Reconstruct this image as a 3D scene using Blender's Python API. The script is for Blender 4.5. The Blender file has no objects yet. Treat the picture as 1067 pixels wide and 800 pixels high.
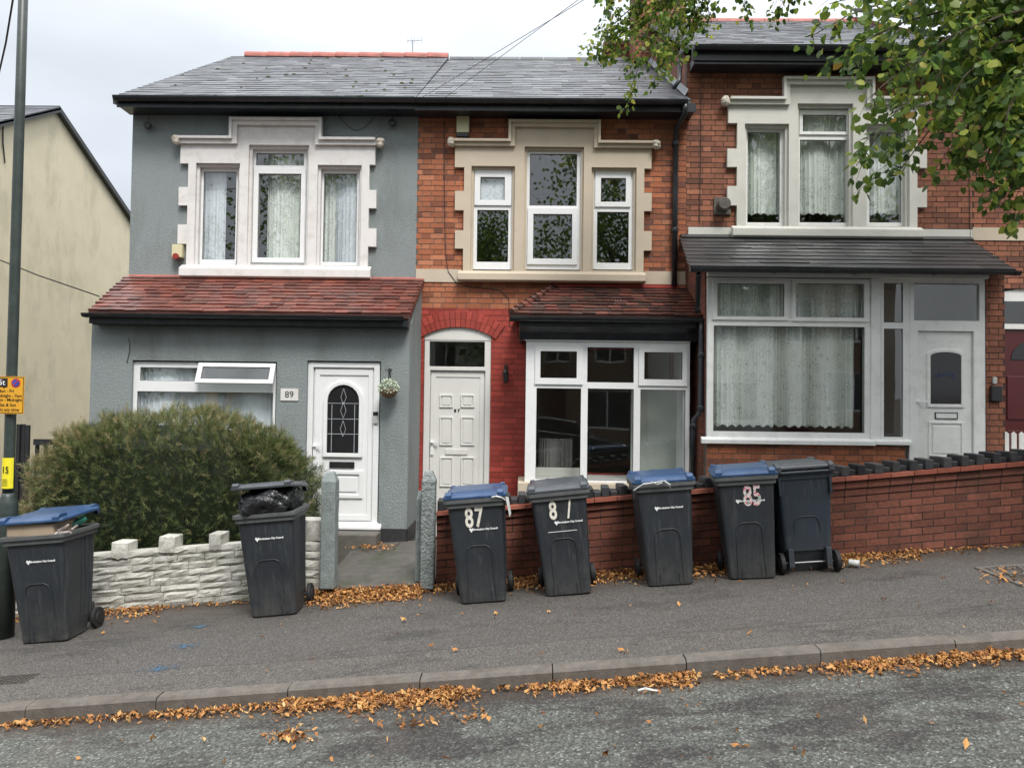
import bpy, math, random
import numpy as np
from mathutils import Matrix, Vector, Euler
random.seed(7); rng = np.random.default_rng(7)
rad = math.radians
S = bpy.context.scene; COL = S.collection
# ------------------------------------------------------------------ camera
W0, H0, F = 1067.0, 800.0, 801.0
CZ = 1.84; YAW, PITCH, ROLL = rad(1.0), rad(1.5), rad(0.75)
cd = bpy.data.cameras.new('camera'); cam = bpy.data.objects.new('camera', cd); COL.objects.link(cam)
cd.sensor_fit = 'HORIZONTAL'; cd.sensor_width = 36; cd.lens = 36*F/W0; cd.clip_start = .05; cd.clip_end = 2000
CM = (Matrix.Rotation(YAW, 3, 'Z') @ Matrix.Rotation(rad(90)+PITCH, 3, 'X') @ Matrix.Rotation(ROLL, 3, 'Z'))
cam.matrix_world = Matrix.Translation((0, 0, CZ)) @ CM.to_4x4()
S.camera = cam
# ------------------------------------------------------------------ world and sun (overcast)
SUN_EL, SUN_AZ = rad(55), rad(158)      # azimuth clockwise from +Y : behind the camera, slightly right
w = bpy.data.worlds.new('World'); S.world = w; w.use_nodes = True
nt = w.node_tree; N = nt.nodes; L = nt.links; N.clear()
out = N.new('ShaderNodeOutputWorld'); bg = N.new('ShaderNodeBackground'); bg.inputs[1].default_value = 0.1
sky = N.new('ShaderNodeTexSky'); sky.sky_type = 'NISHITA'; sky.sun_disc = False
sky.sun_elevation = SUN_EL; sky.sun_rotation = SUN_AZ; sky.dust_density = 4; sky.air_density = 1.2
tc = N.new('ShaderNodeTexCoord'); sx = N.new('ShaderNodeSeparateXYZ'); L.new(tc.outputs['Generated'], sx.inputs[0])
rp = N.new('ShaderNodeValToRGB'); L.new(sx.outputs[2], rp.inputs[0])
cr = rp.color_ramp; cr.elements[0].position = 0.0; cr.elements[0].color = (.30, .32, .35, 1)
cr.elements[1].position = 1.0; cr.elements[1].color = (1.25, 1.25, 1.25, 1)
e = cr.elements.new(.22); e.color = (.318, .340, .368, 1)
e = cr.elements.new(.36); e.color = (.345, .366, .393, 1); e = cr.elements.new(.55); e.color = (.60, .62, .65, 1)
nz = N.new('ShaderNodeTexNoise'); nz.inputs['Scale'].default_value = 3.2; nz.inputs['Detail'].default_value = 6
mp = N.new('ShaderNodeMapping'); mp.inputs['Scale'].default_value = (1, 1, 2.5); L.new(tc.outputs['Generated'], mp.inputs[0]); L.new(mp.outputs[0], nz.inputs['Vector'])
mr = N.new('ShaderNodeMapRange'); L.new(nz.outputs[0], mr.inputs[0]); mr.inputs[1].default_value = .3; mr.inputs[2].default_value = .7
mr.inputs[3].default_value = 13.8; mr.inputs[4].default_value = 17.0
vm = N.new('ShaderNodeVectorMath'); vm.operation = 'SCALE'; L.new(rp.outputs[0], vm.inputs[0]); L.new(mr.outputs[0], vm.inputs['Scale'])
mx = N.new('ShaderNodeMix'); mx.data_type = 'RGBA'; mx.inputs[0].default_value = .88
L.new(sky.outputs[0], mx.inputs[6]); L.new(vm.outputs[0], mx.inputs[7]); L.new(mx.outputs[2], bg.inputs[0]); L.new(bg.outputs[0], out.inputs[0])
sl = bpy.data.lights.new('sun', 'SUN'); sun = bpy.data.objects.new('sun', sl); COL.objects.link(sun)
sl.energy = 2.0; sl.angle = rad(18); sl.color = (1, .97, .93)
sd = Vector((math.sin(SUN_AZ)*math.cos(SUN_EL), math.cos(SUN_AZ)*math.cos(SUN_EL), math.sin(SUN_EL)))
sun.rotation_euler = sd.to_track_quat('Z', 'Y').to_euler()
S.view_settings.view_transform = 'Standard'; S.view_settings.look = 'None'; S.view_settings.gamma = 1; S.view_settings.exposure = 0.72
S.render.engine = 'CYCLES'; S.cycles.max_bounces = 6; S.cycles.transparent_max_bounces = 24; S.cycles.diffuse_bounces = 3
S.cycles.glossy_bounces = 3; S.cycles.caustics_reflective = False; S.cycles.caustics_refractive = False
# ------------------------------------------------------------------ pixel of the survey photo -> point on a real plane
CAM = Vector((0, 0, CZ))
def ray(px, py): return CM @ Vector(((px-W0/2)/F, -(py-H0/2)/F, -1))
def P(px, py, Y): d = ray(px, py); t = Y/d.y; return CAM+d*t
SL = .09
def gz(x, y): return SL*x+.012*(y-5.36)                # pavement height
def G(px, py, dz=0):
    d = ray(px, py); t = (gz(0, 0)+dz-CZ)/(d.z-SL*d.x-.012*d.y); return CAM+d*t
def R(x0, y0, x1, y1, Y):
    xm, ym = (x0+x1)/2, (y0+y1)/2
    return (P(x0, ym, Y).x, P(x1, ym, Y).x, P(xm, y1, Y).z, P(xm, y0, Y).z)
# ------------------------------------------------------------------ mesh builder
class MB:
    def __init__(s): s.v = []; s.f = []; s.t = []; s.tone = None; s.m = []; s.cm = 0
    def add(s, vs, fs, tone=None):
        b = len(s.v); s.v += [tuple(v) for v in vs]
        s.t += [tone if tone is not None else (.5, .5)]*len(vs)
        s.f += [tuple(b+i for i in f) for f in fs]; s.m += [s.cm]*len(fs)
        return s
    def box(s, x0, x1, y0, y1, z0, z1, tone=None, rot=None, piv=None):
        vs = [Vector((x, y, z)) for z in (z0, z1) for y in (y0, y1) for x in (x0, x1)]
        if rot is not None:
            c = piv if piv is not None else Vector(((x0+x1)/2, (y0+y1)/2, (z0+z1)/2))
            vs = [c+rot@(v-c) for v in vs]
        return s.add(vs, [(0, 2, 3, 1), (4, 5, 7, 6), (0, 1, 5, 4), (2, 6, 7, 3), (0, 4, 6, 2), (1, 3, 7, 5)], tone)
    def prism(s, pts, y0, y1, tone=None):              # polygon of (x,z) extruded in y
        n = len(pts)
        a = sum(pts[i][0]*pts[(i+1) % n][1]-pts[(i+1) % n][0]*pts[i][1] for i in range(n))
        if a < 0: pts = pts[::-1]
        vs = [(x, y0, z) for x, z in pts]+[(x, y1, z) for x, z in pts]
        return s.add(vs, [tuple(range(n)), tuple(range(2*n-1, n-1, -1))]+[(i, i+n, (i+1) % n+n, (i+1) % n) for i in range(n)], tone)
    def prismx(s, pts, x0, x1, tone=None):             # polygon of (y,z) extruded in x
        n = len(pts)
        vs = [(x0, y, z) for y, z in pts]+[(x1, y, z) for y, z in pts]
        return s.add(vs, [tuple(range(n-1, -1, -1)), tuple(range(n, 2*n))]+[(i, (i+1) % n, (i+1) % n+n, i+n) for i in range(n)], tone)
    def plate(s, rects, holes, y0, y1, shear=0):
        xs = sorted({round(v, 5) for r in rects+holes for v in r[:2]}); zs = sorted({round(v, 5) for r in rects+holes for v in r[2:]})
        ins = lambda x, z, r: r[0] < x < r[1] and r[2] < z < r[3]
        nx, nz_ = len(xs)-1, len(zs)-1
        fill = [[any(ins((xs[i]+xs[i+1])/2, (zs[j]+zs[j+1])/2, r) for r in rects) and not any(ins((xs[i]+xs[i+1])/2, (zs[j]+zs[j+1])/2, r) for r in holes) for j in range(nz_)] for i in range(nx)]
        idx = {}; vs = []; fs = []
        def V(i, j, k):
            if (i, j, k) not in idx: idx[i, j, k] = len(vs); vs.append((xs[i], (y0, y1)[k], zs[j]+shear*xs[i]))
            return idx[i, j, k]
        g = lambda i, j: 0 <= i < nx and 0 <= j < nz_ and fill[i][j]
        for i in range(nx):
            for j in range(nz_):
                if not fill[i][j]: continue
                fs.append((V(i, j, 0), V(i+1, j, 0), V(i+1, j+1, 0), V(i, j+1, 0)))
                fs.append((V(i, j, 1), V(i, j+1, 1), V(i+1, j+1, 1), V(i+1, j, 1)))
                if not g(i-1, j): fs.append((V(i, j, 0), V(i, j+1, 0), V(i, j+1, 1), V(i, j, 1)))
                if not g(i+1, j): fs.append((V(i+1, j, 0), V(i+1, j, 1), V(i+1, j+1, 1), V(i+1, j+1, 0)))
                if not g(i, j-1): fs.append((V(i, j, 0), V(i, j, 1), V(i+1, j, 1), V(i+1, j, 0)))
                if not g(i, j+1): fs.append((V(i, j+1, 0), V(i+1, j+1, 0), V(i+1, j+1, 1), V(i, j+1, 1)))
        return s.add(vs, fs)
    def tube(s, pts, r, seg=8, tone=None, cap=True):
        pts = [Vector(p) for p in pts]; n = len(pts); rs = r if isinstance(r, (list, tuple)) else [r]*n
        vs = []; fs = []; up = None
        for i, p in enumerate(pts):
            d = (pts[min(i+1, n-1)]-pts[max(i-1, 0)]).normalized()
            if up is None: up = d.orthogonal().normalized()
            up = (up-d*up.dot(d)).normalized(); q = d.cross(up)
            for k in range(seg):
                a = 2*math.pi*k/seg; vs.append(p+(up*math.cos(a)+q*math.sin(a))*rs[i])
        for i in range(n-1):
            for k in range(seg):
                a, b = i*seg+k, i*seg+(k+1) % seg
                fs.append((a, b, b+seg, a+seg))
        if cap: fs += [tuple(range(seg-1, -1, -1)), tuple(range((n-1)*seg, n*seg))]
        return s.add(vs, fs, tone)
    def lathe(s, c, prof, seg=20, axis='z', tone=None):  # prof (r, h)
        vs = []; fs = []
        for r, h in prof:
            for k in range(seg):
                a = 2*math.pi*k/seg; u, v = r*math.cos(a), r*math.sin(a)
                vs.append(Vector(c)+Vector({'z': (u, v, h), 'y': (u, h, v), 'x': (h, u, v)}[axis]))
        n = len(prof)
        for i in range(n-1):
            for k in range(seg):
                a, b = i*seg+k, i*seg+(k+1) % seg; fs.append((a, b, b+seg, a+seg))
        fs += [tuple(range(seg-1, -1, -1)), tuple(range((n-1)*seg, n*seg))]
        return s.add(vs, fs, tone)
    def loft(s, rings, tone=None, cap=True):
        n = len(rings[0]); vs = [p for r in rings for p in r]; fs = []
        for i in range(len(rings)-1):
            for k in range(n):
                a, b = i*n+k, i*n+(k+1) % n; fs.append((a, b, b+n, a+n))
        if cap: fs += [tuple(range(n-1, -1, -1)), tuple(range((len(rings)-1)*n, len(rings)*n))]
        return s.add(vs, fs, tone)
    def build(s, name, mat, parent=None, bevel=0, smooth=False, shear=0, bseg=2):
        me = bpy.data.meshes.new(name)
        off = Vector((0, 0, 0)); p = parent
        if parent is not None:
            while p.parent: p = p.parent
            if not p.get('_local'): off = p.location
        V = np.array(s.v, dtype=float)
        me.from_pydata([tuple(v) for v in (V-np.array(off))], [], s.f)
        mats = mat if isinstance(mat, (list, tuple)) else [mat]
        for m in mats: me.materials.append(m)
        if len(mats) > 1: me.polygons.foreach_set('material_index', s.m)
        uv = me.uv_layers.new(name='uv'); co = V
        buf = np.zeros(len(me.loops)*2); li = 0
        nrm = np.zeros(len(me.polygons)*3); me.polygons.foreach_get('normal', nrm); nrm = nrm.reshape(-1, 3)
        for fi, f in enumerate(s.f):
            n = np.abs(nrm[fi]); ax = int(np.argmax(n))
            for vi in f:
                x, y, z = co[vi]
                if ax == 2: u, vv = x, y
                elif ax == 0: u, vv = y+.11, z-shear*x
                else: u, vv = x, z-shear*x
                buf[li] = u; buf[li+1] = vv; li += 2
        uv.data.foreach_set('uv', buf)
        at = me.color_attributes.new('tone', 'FLOAT_COLOR', 'POINT')
        at.data.foreach_set('color', np.array([(a, b, 0, 1) for a, b in s.t], dtype=float).ravel())
        if smooth: me.polygons.foreach_set('use_smooth', [True]*len(me.polygons))
        me.update()
        o = bpy.data.objects.new(name, me); COL.objects.link(o)
        if parent is not None: o.parent = parent
        if bevel:
            b = o.modifiers.new('bevel', 'BEVEL'); b.width = bevel; b.segments = bseg; b.limit_method = 'ANGLE'; b.angle_limit = rad(35)
        if smooth and smooth != True: pass
        return o
def thing(name, label, cat, loc=(0, 0, 0), rot=None, group=None, local=False):
    o = bpy.data.objects.new(name, None); COL.objects.link(o); o.location = loc; o.empty_display_size = .2
    if rot is not None: o.rotation_euler = rot
    tag(o, label, cat, group)
    if local: o['_local'] = 1
    return o
def tag(o, label=None, cat=None, group=None, kind=None):
    if label: o['label'] = label
    if cat: o['category'] = cat
    if group: o['group'] = group
    if kind: o['kind'] = kind
    return o
def fastmesh(name, V, Fq, mat, parent=None, tone=None, smooth=False, off=None):
    """V (n,3) Fq (m,k) constant k"""
    me = bpy.data.meshes.new(name); V = np.asarray(V, dtype=np.float32)
    if off is not None: V = V-np.array(off, dtype=np.float32)
    m, k = Fq.shape
    me.vertices.add(len(V)); me.vertices.foreach_set('co', V.ravel())
    me.loops.add(m*k); me.loops.foreach_set('vertex_index', Fq.ravel().astype(np.int32))
    me.polygons.add(m); me.polygons.foreach_set('loop_start', (np.arange(m)*k).astype(np.int32))
    if smooth: me.polygons.foreach_set('use_smooth', np.ones(m, dtype=bool))
    me.update(calc_edges=True); me.materials.append(mat)
    if tone is not None:
        at = me.color_attributes.new('tone', 'FLOAT_COLOR', 'POINT')
        c = np.zeros((len(V), 4)); c[:, 0] = tone[:, 0]; c[:, 1] = tone[:, 1]; c[:, 3] = 1
        at.data.foreach_set('color', c.ravel())
    o = bpy.data.objects.new(name, me); COL.objects.link(o)
    if parent is not None: o.parent = parent
    return o
def inst(bv, bf, M, T, tone):
    """copy base (bv,bf) by matrices M (n,3,3) and offsets T (n,3) -> V, F, tone"""
    n = len(T); V = np.einsum('nij,vj->nvi', M, bv)+T[:, None, :]
    Fq = bf[None]+(np.arange(n)*len(bv))[:, None, None]
    tn = np.repeat(tone, len(bv), axis=0)
    return V.reshape(-1, 3), Fq.reshape(-1, bf.shape[1]), tn
def rots(D, spin):
    """matrices whose local +Y axis is D, spun about it"""
    D = D/np.linalg.norm(D, axis=1, keepdims=True)
    a = np.where(np.abs(D[:, 2:3]) > .9, np.array([[1., 0, 0]]), np.array([[0, 0, 1.]]))
    X = np.cross(D, a); X /= np.linalg.norm(X, axis=1, keepdims=True); Z = np.cross(X, D)
    c, s_ = np.cos(spin)[:, None], np.sin(spin)[:, None]
    X2 = X*c+Z*s_; Z2 = -X*s_+Z*c
    return np.stack([X2, D, Z2], axis=2)
# ------------------------------------------------------------------ materials
MAT = {}
def nodes(name):
    m = bpy.data.materials.new(name); m.use_nodes = True; MAT[name] = m
    n = m.node_tree.nodes; return m, n, m.node_tree.links, n['Principled BSDF']
def rgb(c, k=1): return (min(c[0]*k, 1), min(c[1]*k, 1), min(c[2]*k, 1), 1)
def noise(n, l, scale, detail=4, rough=.6, vec=None, coord='Object', stretch=None):
    t = n.new('ShaderNodeTexNoise'); t.inputs['Scale'].default_value = scale; t.inputs['Detail'].default_value = detail; t.inputs['Roughness'].default_value = rough
    if vec is None:
        c = n.new('ShaderNodeTexCoord'); vec = c.outputs[coord]
    if stretch:
        mpp = n.new('ShaderNodeMapping'); mpp.inputs['Scale'].default_value = stretch; l.new(vec, mpp.inputs[0]); vec = mpp.outputs[0]
    l.new(vec, t.inputs['Vector']); return t.outputs[0]
def ramp(n, l, src, stops, interp='LINEAR'):
    r = n.new('ShaderNodeValToRGB'); l.new(src, r.inputs[0]); cr = r.color_ramp; cr.interpolation = interp
    cr.elements[0].position = stops[0][0]; cr.elements[0].color = rgb(stops[0][1])
    cr.elements[1].position = stops[-1][0]; cr.elements[1].color = rgb(stops[-1][1])
    for p, c in stops[1:-1]: cr.elements.new(p).color = rgb(c)
    return r.outputs[0]
def mix(n, l, f, a, b, mode='MIX'):
    m = n.new('ShaderNodeMix'); m.data_type = 'RGBA'; m.blend_type = mode
    for i, v in ((0, f), (6, a), (7, b)):
        if isinstance(v, (int, float)): m.inputs[i].default_value = v
        elif isinstance(v, tuple): m.inputs[i].default_value = (*v, 1)
        else: l.new(v, m.inputs[i])
    return m.outputs[2]
def bumpn(n, l, b, h, strength, dist=.01):
    k = n.new('ShaderNodeBump'); k.inputs['Strength'].default_value = strength; k.inputs['Distance'].default_value = dist
    l.new(h, k.inputs['Height']); l.new(k.outputs[0], b.inputs['Normal'])
def pm(name, c, rough=.6, var=.12, scale=6, bump=0, bscale=80, bdist=.004, dirt=None, dscale=1.5, damt=.5, metal=0, stretch=None, spec=.5, streak=None):
    m, n, l, b = nodes(name)
    f = noise(n, l, scale, 5)
    col = ramp(n, l, f, [(.3, tuple(x*(1-var) for x in c)), (.7, tuple(x*(1+var) for x in c))])
    if dirt:
        d = noise(n, l, dscale, 8, .7, stretch=streak)
        dr = ramp(n, l, d, [(.5, (0, 0, 0)), (.72, (damt, damt, damt))])
        col = mix(n, l, dr, col, dirt)
    l.new(col, b.inputs['Base Color']); b.inputs['Roughness'].default_value = rough; b.inputs['Metallic'].default_value = metal
    b.inputs['Specular IOR Level'].default_value = spec
    if bump: bumpn(n, l, b, noise(n, l, bscale, 3, .6, stretch=stretch), bump, bdist)
    return m
def tonemat(name, stops, rough=.8, fine=.25, fscale=60, bump=.4, bdist=.003, stain=None, sscale=1.2, samt=.5, spec=.3):
    m, n, l, b = nodes(name)
    a = n.new('ShaderNodeAttribute'); a.attribute_name = 'tone'; sp = n.new('ShaderNodeSeparateColor'); l.new(a.outputs['Color'], sp.inputs[0])
    col = ramp(n, l, sp.outputs[0], stops)
    f = noise(n, l, fscale, 4, .7)
    g = ramp(n, l, f, [(.3, (1-fine,)*3), (.7, (1+fine,)*3)])
    mm = n.new('ShaderNodeMath'); mm.operation = 'MULTIPLY_ADD'; l.new(sp.outputs[1], mm.inputs[0]); mm.inputs[1].default_value = .35; mm.inputs[2].default_value = .82
    col = mix(n, l, 1.0, col, g, 'MULTIPLY')
    hv = n.new('ShaderNodeVectorMath'); hv.operation = 'SCALE'; l.new(col, hv.inputs[0]); l.new(mm.outputs[0], hv.inputs['Scale']); col = hv.outputs[0]
    if stain:
        d = ramp(n, l, noise(n, l, sscale, 7, .7), [(.48, (0, 0, 0)), (.72, (samt,)*3)]); col = mix(n, l, d, col, stain)
    l.new(col, b.inputs['Base Color']); b.inputs['Roughness'].default_value = rough; b.inputs['Specular IOR Level'].default_value = spec
    if bump: bumpn(n, l, b, f, bump, bdist)
    return m
tonemat('brick_orange', [(0, (.19, .075, .05)), (.15, (.28, .10, .06)), (.35, (.40, .135, .066)), (.7, (.475, .168, .082)), (1, (.52, .21, .115))], fine=.3, fscale=28, bump=.6, bdist=.006, stain=(.12, .065, .05), samt=.5, sscale=1.6)
tonemat('brick_brown', [(0, (.18, .08, .055)), (.25, (.25, .10, .064)), (.55, (.32, .125, .074)), (1, (.40, .165, .098))], fine=.3, fscale=28, bump=.6, bdist=.006, stain=(.07, .045, .04), samt=.6, sscale=1.3)
tonemat('brick_red_paint', [(0, (.35, .055, .040)), (1, (.43, .072, .052))], rough=.5, fine=.10, bump=.25, stain=(.19, .045, .038), samt=.6)
tonemat('brick_garden', [(0, (.16, .06, .043)), (.5, (.22, .08, .053)), (1, (.29, .11, .072))], fine=.3, fscale=30, bump=.7, bdist=.006, stain=(.05, .036, .03), samt=.7, sscale=2.0)
tonemat('creasing_tile', [(0, (.30, .085, .055)), (1, (.44, .15, .10))], stain=(.10, .05, .04), samt=.5, sscale=3)
tonemat('slate', [(0, (.065, .07, .085)), (.5, (.098, .105, .125)), (1, (.15, .158, .175))], rough=.5, fine=.3, fscale=25, bump=.4, stain=(.15, .165, .14), samt=.5, sscale=2.5, spec=.5)
tonemat('slate_dark', [(0, (.035, .036, .038)), (1, (.062, .064, .066))], rough=.45, fine=.25, fscale=25, bump=.3, stain=(.09, .09, .085), samt=.4, sscale=2, spec=.5)
tonemat('clay_tile', [(0, (.105, .037, .029)), (.5, (.165, .050, .036)), (1, (.225, .068, .046))], rough=.38, fine=.3, fscale=22, bump=.35, stain=(.10, .055, .045), samt=.6, sscale=2.2, spec=.6)
tonemat('clay_tile_brown', [(0, (.05, .026, .024)), (.5, (.105, .042, .034)), (1, (.19, .065, .048))], rough=.45, fine=.35, fscale=22, bump=.4, stain=(.05, .055, .035), samt=.5, sscale=3)
tonemat('stone_white', [(0, (.46, .455, .41)), (.6, (.56, .55, .50)), (1, (.64, .63, .58))], rough=.8, fine=.2, fscale=24, bump=.9, bdist=.012, stain=(.17, .18, .12), samt=.75, sscale=6)
tonemat('coping_black', [(0, (.022, .023, .026)), (1, (.055, .057, .062))], rough=.5, fine=.3, fscale=30, bump=.5, bdist=.004, stain=(.10, .09, .08), samt=.4, sscale=6)
pm('mortar', (.13, .11, .095), .95, .25, 30, .5, 120)
pm('mortar_red', (.18, .034, .028), .6, .15, 30, .4, 120)
pm('mortar_dark', (.06, .048, .042), .95, .3, 30, .5, 120)
pm('render_grey', (.25, .282, .282), .9, .10, 40, 1.0, 70, .014, dirt=(.16, .18, .17), dscale=1.6, damt=.9, streak=(1, 1, .35))
pm('render_cream', (.78, .70, .51), .9, .05, 2, .5, 60, .006, dirt=(.46, .43, .31), dscale=1.5, damt=.7, streak=(1, 1, .45))
pm('surround_white', (.70, .68, .66), .7, .04, 8, .3, 60, .003, dirt=(.42, .38, .33), dscale=6, damt=.45)
pm('surround_cream', (.54, .46, .355), .75, .05, 8, .3, 60, .002, dirt=(.36, .29, .22), dscale=4, damt=.35)
pm('surround_stone', (.62, .61, .56), .75, .05, 8, .3, 60, .002, dirt=(.38, .36, .31), dscale=4, damt=.4)
pm('upvc', (.80, .81, .81), .28, .02, 4, 0, dirt=(.55, .54, .50), dscale=7, damt=.22)
pm('upvc_old', (.84, .85, .83), .35, .03, 4, 0, dirt=(.42, .42, .38), dscale=6, damt=.35)
pm('door_cream', (.72, .715, .68), .35, .02, 4, 0, dirt=(.5, .48, .44), dscale=5, damt=.2)
pm('gasket', (.02, .02, .02), .6)
pm('fascia_black', (.018, .021, .028), .35, .3, 12, .2, 30, dirt=(.09, .09, .09), dscale=5, damt=.35)
pm('gutter_black', (.016, .018, .022), .3, .2, 10, dirt=(.07, .08, .07), dscale=6, damt=.4)
pm('red_ridge', (.34, .105, .08), .6, .25, 6, .4, 30, dirt=(.13, .06, .05), dscale=4, damt=.6)
pm('lead', (.42, .45, .48), .5, .2, 14, .5, 20)
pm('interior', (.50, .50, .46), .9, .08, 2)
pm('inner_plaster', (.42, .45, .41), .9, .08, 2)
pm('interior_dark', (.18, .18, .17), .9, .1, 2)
pm('black_paint', (.02, .02, .022), .4, .2)
pm('red_door', (.075, .010, .011), .35, .1)
pm('lamp_green', (.035, .048, .043), .42, .15, 10, .15, 40, dirt=(.10, .11, .10), dscale=5, damt=.3)
pm('sign_yellow', (.72, .36, .028), .4, .03)
pm('notice_yellow', (.85, .74, .03), .5, .04, 20)
pm('sign_red', (.5, .03, .03), .4); pm('sign_blue', (.03, .08, .40), .4); pm('ink', (.012, .012, .012), .5)
pm('flower_glass', (.03, .04, .09), .3)
pm('white_paint', (.75, .75, .73), .5, .05)
pm('post_grey', (.21, .245, .24), .85, .15, 14, .9, 50, .008, dirt=(.12, .13, .11), dscale=6, damt=.6)
pm('post_rough', (.23, .26, .255), .9, .3, 30, 1.0, 38, .03, dirt=(.09, .09, .08), dscale=9, damt=.7)
pm('plinth_black', (.025, .025, .027), .7, .3, 20, .6, 30)
pm('concrete', (.12, .112, .098), .9, .2, 10, .6, 60, dirt=(.07, .08, .05), dscale=3, damt=.6)
pm('path_concrete', (.085, .08, .072), .9, .25, 8, .7, 50, dirt=(.045, .06, .03), dscale=2.2, damt=.8)
pm('kerbstone', (.125, .112, .098), .85, .2, 14, .7, 70, .005, dirt=(.065, .055, .045), dscale=3, damt=.8)
pm('garden_soil', (.06, .05, .04), .95, .3, 12, 1, 30, .02)
pm('bin_plastic_plain', (.023, .028, .034), .46, .12, 5, .10, 300, .001, dirt=(.075, .08, .085), dscale=3.5, damt=.35)
pm('bin_rim', (.085, .09, .092), .5, .15, 8, .1, 200, .001, dirt=(.14, .14, .13), dscale=9, damt=.4)
pm('bin_lid_grey', (.06, .068, .078), .38, .15, 6, .1, 200, .001, dirt=(.14, .15, .15), dscale=7, damt=.4)
pm('bin_lid_blue', (.026, .064, .148), .33, .12, 6, .1, 200, .001, dirt=(.12, .17, .27), dscale=6, damt=.35)
pm('bin_back_plain', (.024, .034, .048), .42, .12, 5, .1, 300, .001, dirt=(.08, .09, .10), dscale=4, damt=.35)
pm('rubber', (.012, .012, .013), .7, .2)
pm('steel', (.35, .35, .35), .35, .1, metal=1)
pm('sticker', (.78, .75, .66), .5, .08, 20, dirt=(.35, .33, .26), dscale=12, damt=.8)
pm('logo_white', (.75, .76, .76), .5, .03)
pm('cardboard', (.36, .28, .20), .85, .1, 8)
pm('plastic_bag', (.015, .016, .018), .20, .2, 8, .9, 9, .05)
pm('white_plastic', (.52, .53, .52), .35, .15, 25)
pm('green_plastic', (.02, .18, .12), .35, .1); pm('pink_paper', (.58, .50, .45), .6, .35, 25)
pm('cream_box', (.62, .58, .36), .45, .04); pm('alarm_red', (.25, .03, .02), .4)
pm('finial', (.55, .50, .42), .8, .35, 30, .8, 40, .01)
pm('bark', (.085, .068, .052), .9, .3, 9, 1, 25, .02, stretch=(1, 1, .25))
pm('twig', (.06, .045, .03), .9, .3, 20)
pm('cable', (.02, .02, .02), .6)
pm('flower_white', (.55, .62, .50), .8, .35, 60); pm('basket_wicker', (.20, .13, .08), .9, .4, 50)
pm('rust_grate', (.05, .045, .04), .7, .3, 20)
pm('curtain_white', (.72, .76, .80), .9, .06, 3)
pm('car_paint', (.05, .055, .06), .2, .1, metal=.5); pm('car_glass', (.02, .02, .022), .08); pm('car_tyre', (.015, .015, .015), .8)
pm('tail_lamp', (.45, .015, .02), .25)
pm('opp_brick', (.22, .15, .11), .9, .25, 5); pm('opp_white', (.6, .6, .57), .8, .1); pm('opp_glass', (.04, .045, .05), .1)
pm('moss', (.06, .07, .03), .95, .4, 30, 1, 60)
pm('blue_spray', (.05, .115, .185), .85, .3, 30)
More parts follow.
